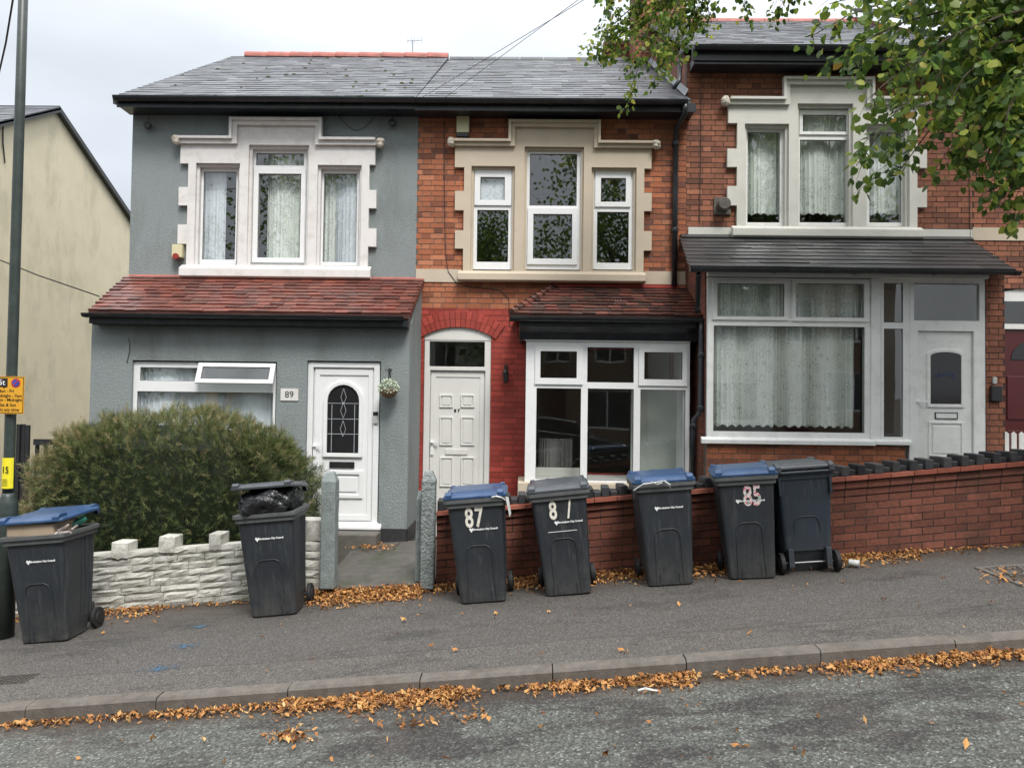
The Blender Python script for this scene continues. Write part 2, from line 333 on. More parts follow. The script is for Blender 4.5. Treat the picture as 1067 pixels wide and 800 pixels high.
# tarmac pavement
def tarmac():
    m, n, l, b = nodes('tarmac')
    c = n.new('ShaderNodeTexCoord'); v = n.new('ShaderNodeTexVoronoi'); v.inputs['Scale'].default_value = 120; l.new(c.outputs['Object'], v.inputs['Vector'])
    chip = ramp(n, l, v.outputs['Color'], [(0, (.034, .032, .030)), (.6, (.082, .077, .072)), (.93, (.16, .15, .138)), (1, (.33, .31, .29))])
    big = ramp(n, l, noise(n, l, 1.3, 9, .75, stretch=(.6, 1.4, 1)), [(.34, (.52, .52, .53)), (.47, (.92, .91, .90)), (.66, (1.28, 1.24, 1.2))])
    col = mix(n, l, 1.0, chip, big, 'MULTIPLY')
    br = ramp(n, l, noise(n, l, 2.2, 8, .75), [(.55, (0, 0, 0)), (.75, (.55,)*3)]); col = mix(n, l, br, col, (.075, .055, .042))
    sp = n.new('ShaderNodeSeparateXYZ'); l.new(c.outputs['Object'], sp.inputs[0])
    md = n.new('ShaderNodeMapRange'); l.new(sp.outputs[1], md.inputs[0]); md.inputs[1].default_value = 7.1; md.inputs[2].default_value = 7.9
    dn = n.new('ShaderNodeMath'); dn.operation = 'MULTIPLY'; l.new(md.outputs[0], dn.inputs[0]); l.new(ramp(n, l, noise(n, l, 5, 8, .7), [(.35, (.2, .2, .2)), (.6, (1, 1, 1))]), dn.inputs[1])
    col = mix(n, l, dn.outputs[0], col, (.05, .036, .026))
    nv = n.new('ShaderNodeTexNoise'); nv.inputs['Scale'].default_value = 1.5; l.new(c.outputs['Object'], nv.inputs['Vector'])
    va = n.new('ShaderNodeVectorMath'); va.operation = 'ADD'; l.new(c.outputs['Object'], va.inputs[0]); l.new(nv.outputs['Color'], va.inputs[1])
    cv = n.new('ShaderNodeTexVoronoi'); cv.feature = 'DISTANCE_TO_EDGE'; cv.inputs['Scale'].default_value = .42; l.new(va.outputs[0], cv.inputs['Vector'])
    ck = ramp(n, l, cv.outputs['Distance'], [(.0, (.35, .35, .35)), (.005, (0, 0, 0))]); col = mix(n, l, ck, col, (.025, .022, .02))
    wy = n.new('ShaderNodeMath'); wy.operation = 'MULTIPLY_ADD'; l.new(nv.outputs[0], wy.inputs[0]); wy.inputs[1].default_value = .16; l.new(sp.outputs[1], wy.inputs[2])
    ab = n.new('ShaderNodeMath'); ab.operation = 'SUBTRACT'; l.new(wy.outputs[0], ab.inputs[0]); ab.inputs[1].default_value = 6.02
    ab2 = n.new('ShaderNodeMath'); ab2.operation = 'ABSOLUTE'; l.new(ab.outputs[0], ab2.inputs[0])
    jt = ramp(n, l, ab2.outputs[0], [(.0, (.75, .75, .75)), (.012, (0, 0, 0))]); col = mix(n, l, jt, col, (.028, .025, .022))
    sd_ = n.new('ShaderNodeMath'); sd_.operation = 'GREATER_THAN'; l.new(ab.outputs[0], sd_.inputs[0]); sd_.inputs[1].default_value = 0
    col = mix(n, l, sd_.outputs[0], mix(n, l, 1.0, col, (1.12, 1.1, 1.08), 'MULTIPLY'), col)
    pt = n.new('ShaderNodeTexVoronoi'); pt.inputs['Scale'].default_value = 2.2; pt.feature = 'F1'; l.new(c.outputs['Object'], pt.inputs['Vector'])
    gm = ramp(n, l, pt.outputs['Distance'], [(.0, (.6, .6, .6)), (.022, (0, 0, 0))]); col = mix(n, l, gm, col, (.30, .29, .27))
    l.new(col, b.inputs['Base Color']); b.inputs['Roughness'].default_value = .72
    bumpn(n, l, b, v.outputs['Distance'], .6, .003)
tarmac()
def road():
    m, n, l, b = nodes('road')
    c = n.new('ShaderNodeTexCoord'); v = n.new('ShaderNodeTexVoronoi'); v.inputs['Scale'].default_value = 75; l.new(c.outputs['Object'], v.inputs['Vector'])
    light = ramp(n, l, v.outputs['Color'], [(0, (.028, .029, .027)), (.45, (.07, .074, .067)), (.8, (.135, .142, .128)), (1, (.34, .35, .32))])
    dark = ramp(n, l, v.outputs['Color'], [(0, (.016, .016, .015)), (.6, (.038, .036, .034)), (1, (.12, .115, .105))])
    f = ramp(n, l, noise(n, l, 1.5, 9, .72, stretch=(.7, 1.5, 1)), [(.44, (1, 1, 1)), (.53, (0, 0, 0))])
    col = mix(n, l, f, light, dark)
    br = ramp(n, l, noise(n, l, 1.1, 6, .7), [(.52, (0, 0, 0)), (.7, (.45,)*3)]); col = mix(n, l, br, col, (.11, .09, .078))
    sp = n.new('ShaderNodeSeparateXYZ'); l.new(c.outputs['Object'], sp.inputs[0])
    md = n.new('ShaderNodeMapRange'); l.new(sp.outputs[1], md.inputs[0]); md.inputs[1].default_value = 5.0; md.inputs[2].default_value = 5.3
    dn = n.new('ShaderNodeMath'); dn.operation = 'MULTIPLY'; l.new(md.outputs[0], dn.inputs[0]); l.new(ramp(n, l, noise(n, l, 6, 8, .7), [(.35, (.3, .3, .3)), (.55, (1, 1, 1))]), dn.inputs[1])
    col = mix(n, l, dn.outputs[0], col, (.045, .030, .021))
    l.new(col, b.inputs['Base Color']); b.inputs['Roughness'].default_value = .7
    bumpn(n, l, b, v.outputs['Distance'], .9, .006)
road()
def binm(name, c):
    m, n, l, b = nodes(name)
    tcn = n.new('ShaderNodeTexCoord'); oi = n.new('ShaderNodeObjectInfo')
    va = n.new('ShaderNodeVectorMath'); va.operation = 'ADD'; l.new(tcn.outputs['Object'], va.inputs[0])
    sc_ = n.new('ShaderNodeVectorMath'); sc_.operation = 'SCALE'; l.new(oi.outputs['Location'], sc_.inputs[0]); sc_.inputs['Scale'].default_value = 3.7; l.new(sc_.outputs[0], va.inputs[1])
    base = ramp(n, l, noise(n, l, 2.2, 6, .65, vec=va.outputs[0]), [(.3, tuple(x*.85 for x in c)), (.7, tuple(x*1.3 for x in c))])
    sp = n.new('ShaderNodeSeparateXYZ'); l.new(tcn.outputs['Object'], sp.inputs[0])
    md = n.new('ShaderNodeMapRange'); l.new(sp.outputs[2], md.inputs[0]); md.inputs[1].default_value = .40; md.inputs[2].default_value = 0; md.inputs[3].default_value = 0; md.inputs[4].default_value = .8
    d_ = ramp(n, l, noise(n, l, 7, 8, .75, vec=va.outputs[0]), [(.38, (.05,)*3), (.65, (1, 1, 1))]); mu = n.new('ShaderNodeMath'); mu.operation = 'MULTIPLY'; l.new(md.outputs[0], mu.inputs[0]); l.new(d_, mu.inputs[1])
    col = mix(n, l, mu.outputs[0], base, (.085, .080, .072))
    sr = ramp(n, l, noise(n, l, 11, 8, .8, vec=va.outputs[0], stretch=(2.5, 2.5, .18)), [(.52, (0, 0, 0)), (.72, (.8,)*3)]); col = mix(n, l, sr, col, (.085, .09, .09))
    l.new(col, b.inputs['Base Color']); b.inputs['Roughness'].default_value = .5
    bumpn(n, l, b, noise(n, l, 240, 2), .12, .001)
binm('bin_plastic', (.020, .024, .029)); binm('bin_back', (.021, .030, .042))
def bricktex(name, c1, c2, mo):
    m, n, l, b = nodes(name)
    c = n.new('ShaderNodeTexCoord'); t = n.new('ShaderNodeTexBrick'); l.new(c.outputs['UV'], t.inputs['Vector'])
    t.inputs['Scale'].default_value = 1; t.inputs['Brick Width'].default_value = .225; t.inputs['Row Height'].default_value = .075; t.inputs['Mortar Size'].default_value = .005
    t.inputs['Color1'].default_value = rgb(c1); t.inputs['Color2'].default_value = rgb(c2); t.inputs['Mortar'].default_value = rgb(mo); t.inputs['Bias'].default_value = .1
    g_ = ramp(n, l, noise(n, l, 9, 6, .7), [(.3, (.6, .6, .6)), (.7, (1.3, 1.3, 1.3))]); col = mix(n, l, 1.0, t.outputs['Color'], g_, 'MULTIPLY')
    l.new(col, b.inputs['Base Color']); b.inputs['Roughness'].default_value = .9
    iv = n.new('ShaderNodeMath'); iv.operation = 'SUBTRACT'; iv.inputs[0].default_value = 1; l.new(t.outputs['Fac'], iv.inputs[1]); bumpn(n, l, b, iv.outputs[0], .8, .006)
bricktex('brick_side', (.34, .105, .058), (.20, .07, .046), (.09, .075, .065))
def glassm(name, refl=.12, tint=(.9, .93, .93), rough=.0):
    m = bpy.data.materials.new(name); m.use_nodes = True; MAT[name] = m; n = m.node_tree.nodes; l = m.node_tree.links; n.clear()
    o = n.new('ShaderNodeOutputMaterial'); t = n.new('ShaderNodeBsdfTransparent'); g = n.new('ShaderNodeBsdfGlossy'); mxx = n.new('ShaderNodeMixShader')
    t.inputs[0].default_value = rgb(tint); g.inputs['Roughness'].default_value = rough; g.inputs[0].default_value = (1, 1, 1, 1)
    lw = n.new('ShaderNodeLayerWeight'); lw.inputs[0].default_value = .5
    pw = n.new('ShaderNodeMath'); pw.operation = 'POWER'; l.new(lw.outputs['Facing'], pw.inputs[0]); pw.inputs[1].default_value = 5
    mth = n.new('ShaderNodeMath'); mth.operation = 'MULTIPLY_ADD'; l.new(pw.outputs[0], mth.inputs[0]); mth.inputs[1].default_value = .85; mth.inputs[2].default_value = refl; mth.use_clamp = True
    l.new(mth.outputs[0], mxx.inputs[0]); l.new(t.outputs[0], mxx.inputs[1]); l.new(g.outputs[0], mxx.inputs[2]); l.new(mxx.outputs[0], o.inputs[0])
    tcn = n.new('ShaderNodeTexCoord'); nn = n.new('ShaderNodeTexNoise'); nn.inputs['Scale'].default_value = 1.3; l.new(tcn.outputs['Object'], nn.inputs['Vector'])
    bb = n.new('ShaderNodeBump'); bb.inputs['Strength'].default_value = .12; bb.inputs['Distance'].default_value = .01; l.new(nn.outputs[0], bb.inputs['Height']); l.new(bb.outputs[0], g.inputs['Normal'])
glassm('glass', .06, (.97, .98, .98)); glassm('glass_up', .085, (.97, .98, .98)); glassm('glass_obscure', .10, (.45, .5, .5), .15)
def lace():
    m = bpy.data.materials.new('lace'); m.use_nodes = True; MAT['lace'] = m; n = m.node_tree.nodes; l = m.node_tree.links; b = n['Principled BSDF']; o = n['Material Output']
    c = n.new('ShaderNodeTexCoord'); mpn = n.new('ShaderNodeMapping'); mpn.inputs['Scale'].default_value = (1.0, 0, .7); l.new(c.outputs['Object'], mpn.inputs[0])
    v = n.new('ShaderNodeTexVoronoi'); v.feature = 'F1'; v.inputs['Scale'].default_value = 11; v.inputs['Randomness'].default_value = .6; l.new(mpn.outputs[0], v.inputs['Vector'])
    nn = noise(n, l, 30, 3, .6, vec=mpn.outputs[0])
    a = n.new('ShaderNodeMath'); a.operation = 'MULTIPLY_ADD'; l.new(nn, a.inputs[0]); a.inputs[1].default_value = .35; l.new(v.outputs['Distance'], a.inputs[2])
    al = ramp(n, l, a.outputs[0], [(.26, (.97,)*3), (.30, (.97,)*3), (.34, (.50,)*3), (.39, (.94,)*3), (.54, (.95,)*3), (.58, (.58,)*3), (.63, (.93,)*3)])
    b.inputs['Base Color'].default_value = (.88, .92, .87, 1); b.inputs['Roughness'].default_value = .9
    t = n.new('ShaderNodeBsdfTransparent'); mxx = n.new('ShaderNodeMixShader'); l.new(al, mxx.inputs[0]); l.new(t.outputs[0], mxx.inputs[1]); l.new(b.outputs[0], mxx.inputs[2]); l.new(mxx.outputs[0], o.inputs[0])
lace()
def leafm(name, stops, trans=.35, rough=.45, spec=.35):
    m, n, l, b = nodes(name)
    a = n.new('ShaderNodeAttribute'); a.attribute_name = 'tone'; sp = n.new('ShaderNodeSeparateColor'); l.new(a.outputs['Color'], sp.inputs[0])
    col = ramp(n, l, sp.outputs[0], stops); l.new(col, b.inputs['Base Color']); b.inputs['Roughness'].default_value = rough; b.inputs['Specular IOR Level'].default_value = spec
    if trans:
        t = n.new('ShaderNodeBsdfTranslucent'); l.new(col, t.inputs[0]); mxx = n.new('ShaderNodeMixShader'); mxx.inputs[0].default_value = trans
        l.new(b.outputs[0], mxx.inputs[1]); l.new(t.outputs[0], mxx.inputs[2]); l.new(mxx.outputs[0], n['Material Output'].inputs[0])
leafm('leaf_green', [(0, (.04, .085, .026)), (.45, (.12, .205, .04)), (.75, (.26, .35, .058)), (.95, (.44, .47, .09)), (1, (.42, .26, .06))], .6)
leafm('leaf_litter', [(0, (.08, .038, .02)), (.2, (.20, .085, .034)), (.45, (.40, .175, .055)), (.72, (.56, .28, .085)), (.88, (.58, .34, .13)), (1, (.68, .52, .24))], .15, .65)
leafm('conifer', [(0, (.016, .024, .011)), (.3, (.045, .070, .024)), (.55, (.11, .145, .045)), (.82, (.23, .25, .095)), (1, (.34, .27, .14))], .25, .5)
M = MAT
def floral():
    m, n, l, b = nodes('floral_sticker')
    c = n.new('ShaderNodeTexCoord'); v = n.new('ShaderNodeTexVoronoi'); v.inputs['Scale'].default_value = 60; l.new(c.outputs['Object'], v.inputs['Vector'])
    col = ramp(n, l, v.outputs['Color'], [(0, (.65, .12, .20)), (.35, (.75, .68, .66)), (.6, (.8, .5, .5)), (.8, (.12, .42, .28)), (1, (.7, .7, .66))], 'CONSTANT'); l.new(col, b.inputs['Base Color'])
floral()
# ------------------------------------------------------------------ text
def text_mesh(txt, size, thick=.001, bold=0, spacing=1):
    cu = bpy.data.curves.new('t', 'FONT'); cu.body = txt; cu.size = size; cu.extrude = thick; cu.offset = bold; cu.space_character = spacing
    cu.align_x = 'CENTER'; cu.align_y = 'CENTER'; cu.resolution_u = 3
    o = bpy.data.objects.new('t', cu); COL.objects.link(o); bpy.context.view_layer.update()
    me = bpy.data.meshes.new_from_object(o.evaluated_get(bpy.context.evaluated_depsgraph_get()))
    bpy.data.objects.remove(o); bpy.data.curves.remove(cu); return me
def text(name, txt, size, loc, mat, parent, thick=.001, bold=0, rot=None, sx=1.0, spacing=1):
    """text in the XZ plane facing -Y; loc is in the parent's space when the parent is local, else world"""
    me = text_mesh(txt, size, thick, bold, spacing); me.name = name
    MM = Matrix.Rotation(rad(90), 4, 'X') @ Matrix.Diagonal((sx, 1, 1, 1))
    if rot is not None: MM = rot.to_4x4() @ MM
    me.transform(MM)
    off = Vector((0, 0, 0))
    if parent is not None:
        p = parent
        while p.parent: p = p.parent
        if not p.get('_local'): off = p.location
    me.transform(Matrix.Translation(Vector(loc)-off)); me.materials.clear(); me.materials.append(mat)
    o = bpy.data.objects.new(name, me); COL.objects.link(o)
    if parent is not None: o.parent = parent
    return o
# ================================================================== setting: ground, road, pavement, kerb
def grid_sheet(name, xs, ys, zf, mat, thick=.3):
    mb = MB(); nx, ny = len(xs), len(ys)
    vs = [(x, y, zf(x, y)) for y in ys for x in xs]
    fs = [(j*nx+i, j*nx+i+1, (j+1)*nx+i+1, (j+1)*nx+i) for j in range(ny-1) for i in range(nx-1)]
    mb.add(vs, fs); return mb.build(name, mat, smooth=True)
def slopeclamp(x): return SL*max(-40, min(40, x))
lin = lambda a, b, n: [a+(b-a)*i/(n-1) for i in range(n)]
KY = 5.34                                              # road edge of the kerb
g = grid_sheet('ground', [-900, -200, -41, -40, 0, 40, 41, 200, 900], [-900, -100, -20, 0, 20, 100, 900], lambda x, y: slopeclamp(x)-.55, M['garden_soil']); tag(g, kind='structure')
def roadz(x, y): return SL*x-.112+.02*(KY-y if y > 1 else KY-1-(1-y)*.8)
g = grid_sheet('road', lin(-40, 40, 81), lin(-4.2, KY, 24), roadz, M['road']); tag(g, kind='structure')
g = grid_sheet('pavement', lin(-40, 40, 81), lin(KY+.125, 8.0, 8), lambda x, y: gz(x, y)+random.uniform(-.002, .002), M['tarmac']); tag(g, kind='structure')
g = grid_sheet('far_pavement', lin(-40, 40, 41), lin(-6.6, -4.3, 3), lambda x, y: SL*x-.05, M['tarmac']); tag(g, kind='structure')
mb = MB(); x = P(299.6, 720, KY).x-.915*34
while x < 38:
    a, b_ = x+.004, x+.911; dz = random.uniform(-.004, .004); dy = random.uniform(-.003, .003)
    vs = []
    for xx in (a, b_):
        for y, z in ((KY+dy, -.30), (KY+dy, -.018), (KY+.018+dy, .0), (KY+.122+dy, .003), (KY+.122+dy, -.3)): vs.append((xx, y, gz(xx, y)+z+dz))
    mb.add(vs, [(0, 1, 6, 5), (1, 2, 7, 6), (2, 3, 8, 7), (3, 4, 9, 8), (4, 3, 2, 1, 0), (5, 6, 7, 8, 9)], (random.random(), random.random())); x += .915
tag(mb.build('kerb', M['kerbstone']), kind='structure')
# white stone pieces: path and garden floors
g = grid_sheet('garden_ground', lin(-9, -3.02, 7), lin(8.12, 12, 3), lambda x, y: SL*x+.02, M['garden_soil']); tag(g, kind='structure')
g = grid_sheet('garden_ground', lin(-.86, 7.5, 8), lin(8.12, 10.8, 3), lambda x, y: SL*x+.16, M['concrete']); tag(g, kind='structure')
xa, xb = P(333, 610, 7.9).x, P(452, 606, 7.9).x
mb = MB()
z0, z1 = P(393, 611, 7.84).z, P(393, 569, 9.35).z
vs = [(xa, 7.84, z0-.03), (xb, 7.84, z0+.03), (xb, 9.66, z1+.05), (xa, 9.66, z1-.02)]
mb.add(vs+[(v[0], v[1], v[2]-.12) for v in vs], [(0, 1, 2, 3), (0, 4, 5, 1), (1, 5, 6, 2), (3, 2, 6, 7), (0, 3, 7, 4)])
p = mb.build('garden_path', M['path_concrete']); tag(p, kind='structure')
PATHX = (xa, xb)
# ================================================================== shared builders for houses
def wobble(): return (random.random(), random.random())
def bricks(parent, rects, holes, Y, mat, mortar, name='wall', thick=.12, face=.005, course=.075, length=.225, bond='flemish', shear=0, tonef=None, mats2=None, wall_holes=None):
    """brick courses as real blocks standing proud of a mortar wall, facing -Y"""
    zmin = min(r[2] for r in rects); zmax = max(r[3] for r in rects)
    mbm = MB(); mbm.plate(rects, wall_holes if wall_holes is not None else holes, Y+face, Y+thick, shear)
    wall = mbm.build(name, mortar, parent)
    mb = MB(); k = 0; z = zmin
    while z < zmax-.01:
        zt = min(z+course-.010, zmax); zc = (z+zt)/2
        spans = sorted([r[:2] for r in rects if r[2] < zc < r[3]])
        merged = []
        for a, b in spans:
            if merged and a <= merged[-1][1]+.001: merged[-1][1] = max(b, merged[-1][1])
            else: merged.append([a, b])
        for h in holes:
            if h[2] < zc < h[3]:
                nm = []
                for a, b in merged:
                    if h[1] <= a or h[0] >= b: nm.append([a, b]); continue
                    if h[0] > a: nm.append([a, h[0]])
                    if h[1] < b: nm.append([h[1], b])
                merged = nm
        if bond == 'flemish': pat = [length, length/2+.003]; period = sum(pat); start = -20*period+(0 if k % 2 else period/2)
        elif bond == 'english': pat = [length] if k % 4 else [length/2]; period = pat[0]; start = -round(20/period)*period+(0 if k % 2 else pat[0]/2)
        else: pat = [length]; period = length; start = -90*length+(0 if k % 2 else length/2)
        for a, b in merged:
            x = start+math.floor((a-start)/period)*period; q = 0
            while x < b:
                lx = pat[q % len(pat)]; xa_, xb_ = max(x, a)+(.0 if x < a else .005), min(x+lx-.005, b)
                if xb_-xa_ > .02:
                    pr = random.uniform(-.002, .002); zz = random.uniform(-.0015, .0015)
                    t = tonef(xa_, zc) if tonef else random.random()
                    vs = [(xx, yy, z2+zz+shear*xx) for z2 in (z, zt) for yy in (Y+pr, Y+face+.004) for xx in (xa_, xb_)]
                    mb.add(vs, [(4, 5, 7, 6), (0, 1, 5, 4), (0, 4, 6, 2), (1, 3, 7, 5), (0, 2, 3, 1)], (t, random.random()))
                x += lx; q += 1
        z += course; k += 1
    mb.build('brickwork', mat, wall)
    return wall
def slates(parent, xe, xr, eave, ridge, w_, expo, th, mat, name='roof', miss=0, skew=0):
    """xe/xr = (x0,x1) at the eave and at the ridge; eave, ridge = (y,z)"""
    dy, dz = ridge[0]-eave[0], ridge[1]-eave[1]; Ls = math.hypot(dy, dz); uy, uz = dy/Ls, dz/Ls; ny, nz2 = -uz, uy
    mb = MB()
    vs = [(xe[0], *eave), (xe[1], *eave), (xr[1], *ridge), (xr[0], *ridge)]
    mb.add(vs+[(v[0], v[1]+.0, v[2]-.05) for v in vs], [(0, 1, 2, 3), (7, 6, 5, 4), (0, 4, 5, 1), (2, 6, 7, 3), (3, 7, 4, 0), (1, 5, 6, 2)], (0, 0))
    rows = int(Ls/expo)+1
    for r in range(rows):
        s0 = r*expo; s1 = min(s0+expo*1.12, Ls); f = s0/Ls
        a = xe[0]+(xr[0]-xe[0])*f; b = xe[1]+(xr[1]-xe[1])*f
        x = a-random.uniform(0, .1)-(w_/2 if r % 2 else 0)
        while x < b:
            x0_, x1_ = max(x+.0015, a), min(x+w_-.0015, b)
            if x1_-x0_ > .02:
                j = random.uniform(-.006, .006); hh = th*random.uniform(.85, 1.35); tt = random.uniform(-.002, .002)
                def pt(xx, s, h): return (xx, eave[0]+uy*s+ny*h, eave[1]+uz*s+nz2*h)
                vs = [pt(x0_, s0+j, .002), pt(x1_, s0+j, .002), pt(x0_, s1, .001), pt(x1_, s1, .001),
                      pt(x0_, s0+j, hh*2+tt), pt(x1_, s0+j, hh*2-tt), pt(x0_, s1, th), pt(x1_, s1, th)]
                if random.random() > miss: mb.add(vs, [(4, 5, 7, 6), (0, 1, 5, 4), (0, 4, 6, 2), (1, 3, 7, 5)], wobble())
            x += w_
    return mb.build(name, mat, parent)
def gutter(parent, x0, x1, y, z, r=.055, name='gutter'):
    mb = MB(); seg = 8
    prof = [(y-r*math.cos(math.pi*k/seg), z-r*math.sin(math.pi*k/seg)) for k in range(seg+1)]
    inner = [(y-(r-.006)*math.cos(math.pi*k/seg), z-(r-.006)*math.sin(math.pi*k/seg)) for k in range(seg, -1, -1)]
    mb.prismx(prof+inner, x0, x1)
    for xx in (x0, x1-.006): mb.prismx(prof, xx+.0005, xx+.0055)
    n = max(2, int((x1-x0)/.9))
    for i in range(n+1):
        xx = x0+.05+(x1-x0-.1)*i/n
        mb.prismx([(y-(r+.005)*math.cos(math.pi*k/seg), z-.001-(r+.005)*math.sin(math.pi*k/seg)) for k in range(seg+1)], xx-.02, xx+.02)
    return mb.build(name, M['gutter_black'], parent, smooth=False)
def pipe(parent, pts, r, name='downpipe', clips=()):
    mb = MB(); mb.tube(pts, r, 12)
    for c in clips: mb.lathe(c, [(r+.012, -.03), (r+.014, -.02), (r+.014, .02), (r+.012, .03)], 12)
    return mb.build(name, M['gutter_black'], parent, smooth=True)
def window(parent, Y, outer, glass, mat=None, sashes=(), depth=.06, gm='glass', sill=None, name='window', bev=.004):
    """pixel rectangles on plane Y : outer frame, glass openings, raised sashes"""
    mat = mat or M['upvc']
    o = R(*outer, Y); gs = [R(*g_, Y) for g_ in glass]
    mb = MB(); mb.plate([o], gs, Y, Y+depth)
    for s_ in sashes:
        rs = R(*s_, Y); inner = [g_ for g_ in gs if rs[0] < g_[0] and g_[1] < rs[1] and rs[2] < g_[2] and g_[3] < rs[3]]
        gi = inner[0]; mb.plate([rs], [(gi[0]+.001, gi[1]-.001, gi[2]+.001, gi[3]-.001)], Y-.022, Y-.001)
    win = mb.build(name, mat, parent, bevel=bev)
    gk = MB()
    for g_ in gs: gk.plate([(g_[0]-.004, g_[1]+.004, g_[2]-.004, g_[3]+.004)], [(g_[0]+.006, g_[1]-.006, g_[2]+.006, g_[3]-.006)], Y+.012, Y+.02)
    gk.build('gasket', M['gasket'], win)
    mb = MB()
    for g_ in gs: mb.box(g_[0]-.003, g_[1]+.003, Y+.022, Y+.026, g_[2]-.003, g_[3]+.003)
    mb.build('pane', M[gm], win)
    if sill:
        r_ = R(*sill, Y-.05); mb = MB(); mb.prismx([(Y-.07, r_[2]), (Y-.07, r_[2]+(r_[3]-r_[2])*.6), (Y-.001, r_[3]), (Y-.001, r_[2])], r_[0], r_[1]); mb.build('sill', mat, win, bevel=.004)
    return win, o, gs
def curtain(win, x0, x1, z0, z1, Y, mat, folds=9, amp=.03, scallop=0, skew=0):
    n = max(24, int(folds*16)); rows = 8; vs = []; fs = []; ph = [random.uniform(.6, 1.5) for _ in range(folds+2)]
    xs = [0]
    for i in range(n): xs.append(xs[-1]+1)
    def w_(t):
        k = t*folds; q = math.sin(k*2*math.pi+math.sin(k*1.7)*1.6+math.sin(k*.61)*2); return 2.2*(abs(q)**.55)*(.7+.5*math.sin(k*1.3+1))-1
    for j in range(rows+1):
        f = j/rows
        for i in range(n+1):
            t = i/n; zz = z1+(z0-z1)*f
            if j == rows and scallop: zz += scallop*abs(math.sin(t*(x1-x0)/.11*math.pi))
            vs.append((x0+(x1-x0)*t+skew*f*(t-.5), Y+amp*w_(t)*(.6+.4*f), zz))
    for j in range(rows):
        for i in range(n): a = j*(n+1)+i; fs.append((a, a+1, a+n+2, a+n+1))
    mb = MB(); mb.add(vs, fs); return mb.build('curtain', mat, win, smooth=True)
def room(parent, x0, x1, y0, y1, z0, z1, mat, name='room'):
    mb = MB(); vs = [(x, y, z) for z in (z0, z1) for y in (y0, y1) for x in (x0, x1)]
    mb.add(vs, [(1, 3, 2, 0), (4, 6, 7, 5), (3, 7, 6, 2), (2, 6, 4, 0), (1, 5, 7, 3)]); return mb.build(name, mat, parent)
def surround(parent, Y, mat, spec, proud=.06):
    """pixel spec dict: rects, holes, hood(list of rects), sill, finials, all on plane Y"""
    Yf = Y-proud
    rects = [R(*r, Yf) for r in spec['rects']]; holes = [R(*h, Yf) for h in spec['holes']]
    mb = MB(); mb.plate(rects, holes, Yf, Y+.02)
    for h in holes:                                     # splayed inner lining of each opening
        t = .035; rr = (h[0], h[1], h[2], h[3])
        mb.plate([(rr[0]-.0, rr[1]+.0, rr[2], rr[3])], [(rr[0]+t, rr[1]-t, rr[2]-.01, rr[3]-t)], Yf+.05, Y+.14)
    s_ = mb.build('window_surround', mat, parent, bevel=.008)
    hm = MB()
    for k, dy in ((0, .05), (1, .09)):
        rs = []
        for r in spec['hood']:
            q = R(*r, Yf)
            rs.append(q)
        if k == 0: hm.plate(rs, [], Yf-dy, Yf-.001)
        else:
            q2 = [R(*r, Yf) for r in spec['hood2']]; hm.plate(q2, [], Yf-dy, Yf-.051)
    hm.build('hood_moulding', mat, s_, bevel=.010)
    r_ = R(*spec['sill'], Yf-.06); sm = MB(); sm.prismx([(Yf-.09, r_[2]+.02), (Yf-.09, r_[2]+(r_[3]-r_[2])*.7), (Yf-.001, r_[3]), (Yf-.001, r_[2]), (Yf-.05, r_[2])], r_[0], r_[1])
    sm.build('sill', mat, s_, bevel=.008)
    for (fx, fy, fw) in spec['finials']:
        c = P(fx, fy, Yf-.05); fm = MB(); rr = fw*Y/F/2
        for _ in range(9):
            d = Vector((random.uniform(-1, 1), random.uniform(-1, 1), random.uniform(-1, 1)))*rr*.55
            fm.lathe(c+d, [(rr*.12, -rr*.5), (rr*.42, -rr*.25), (rr*.5, 0), (rr*.4, rr*.28), (rr*.1, rr*.5)], 7, tone=wobble())
        fm.lathe(c, [(rr*.5, -rr*.9), (rr*.8, -rr*.5), (rr*.85, .3*rr), (rr*.5, rr*.9)], 8, 'z')
        fm.build('finial', M['finial'], s_)
    return s_
def hood(xl, xa, xb, xr, yl, yt, w_=7, yr=None):
    yr = yr or yl+1.5
    rs = [(xl, yl, xa+w_, yl+w_), (xa, yt, xa+w_, yl+w_), (xa, yt, xb, yt+w_), (xb-w_, yt, xb, yr+w_), (xb-w_, yr, xr, yr+w_)]
    k = 2.6
    r2 = [(xl, yl, xa+k, yl+k), (xa, yt, xa+k, yl+k), (xa, yt, xb, yt+k), (xb-k, yt, xb, yr+k), (xb-k, yr, xr, yr+k)]
    return rs, r2
YW, YE, YB7, YB5 = 10.70, 9.65, 9.95, 9.50
# party lines
XL = P(136.5, 200, YW).x; X97 = P(434.5, 200, YW).x; X75 = P(715, 200, YW).x; X53 = P(1013, 245, YW).x; XR = X53+4.1
print('party', XL, X97, X75, X53)
EY, RY, BACK = 10.38, 14.6, 18.6
ze97 = P(425, 100, EY-.1).z; zr97 = P(425, 60, RY).z
ze5 = P(860, 45, EY-.1).z; zr5 = P(860, 23, RY).z
print('eave', ze97, zr97, ze5, zr5)
def shell(root, x0, x1, zt, mat, zg, name='wall'):
    """side and back walls of a house"""
    mb = MB()
    for a, b in ((x0, x0+.1), (x1-.1, x1)):
        mb.prismx([(YW+.125, zg), (BACK, zg), (BACK, zt), ((YW+BACK)/2, zt+(zr97-ze97)-.15), (YW+.125, zt)], a, b)
    mb.box(x0+.1, x1-.1, BACK-.1, BACK, zg, zt); mb.build('side_wall', mat, root)
    mb = MB(); zf = P(300, 291, YW).z; mb.box(x0+.1, x1-.1, YW+.125, BACK-.1, zf-.7, zf-.5); mb.box(x0+.1, x1-.1, YW+.125, BACK-.1, zt-.3, zt-.2); mb.build('floor_structure', M['interior'], root)
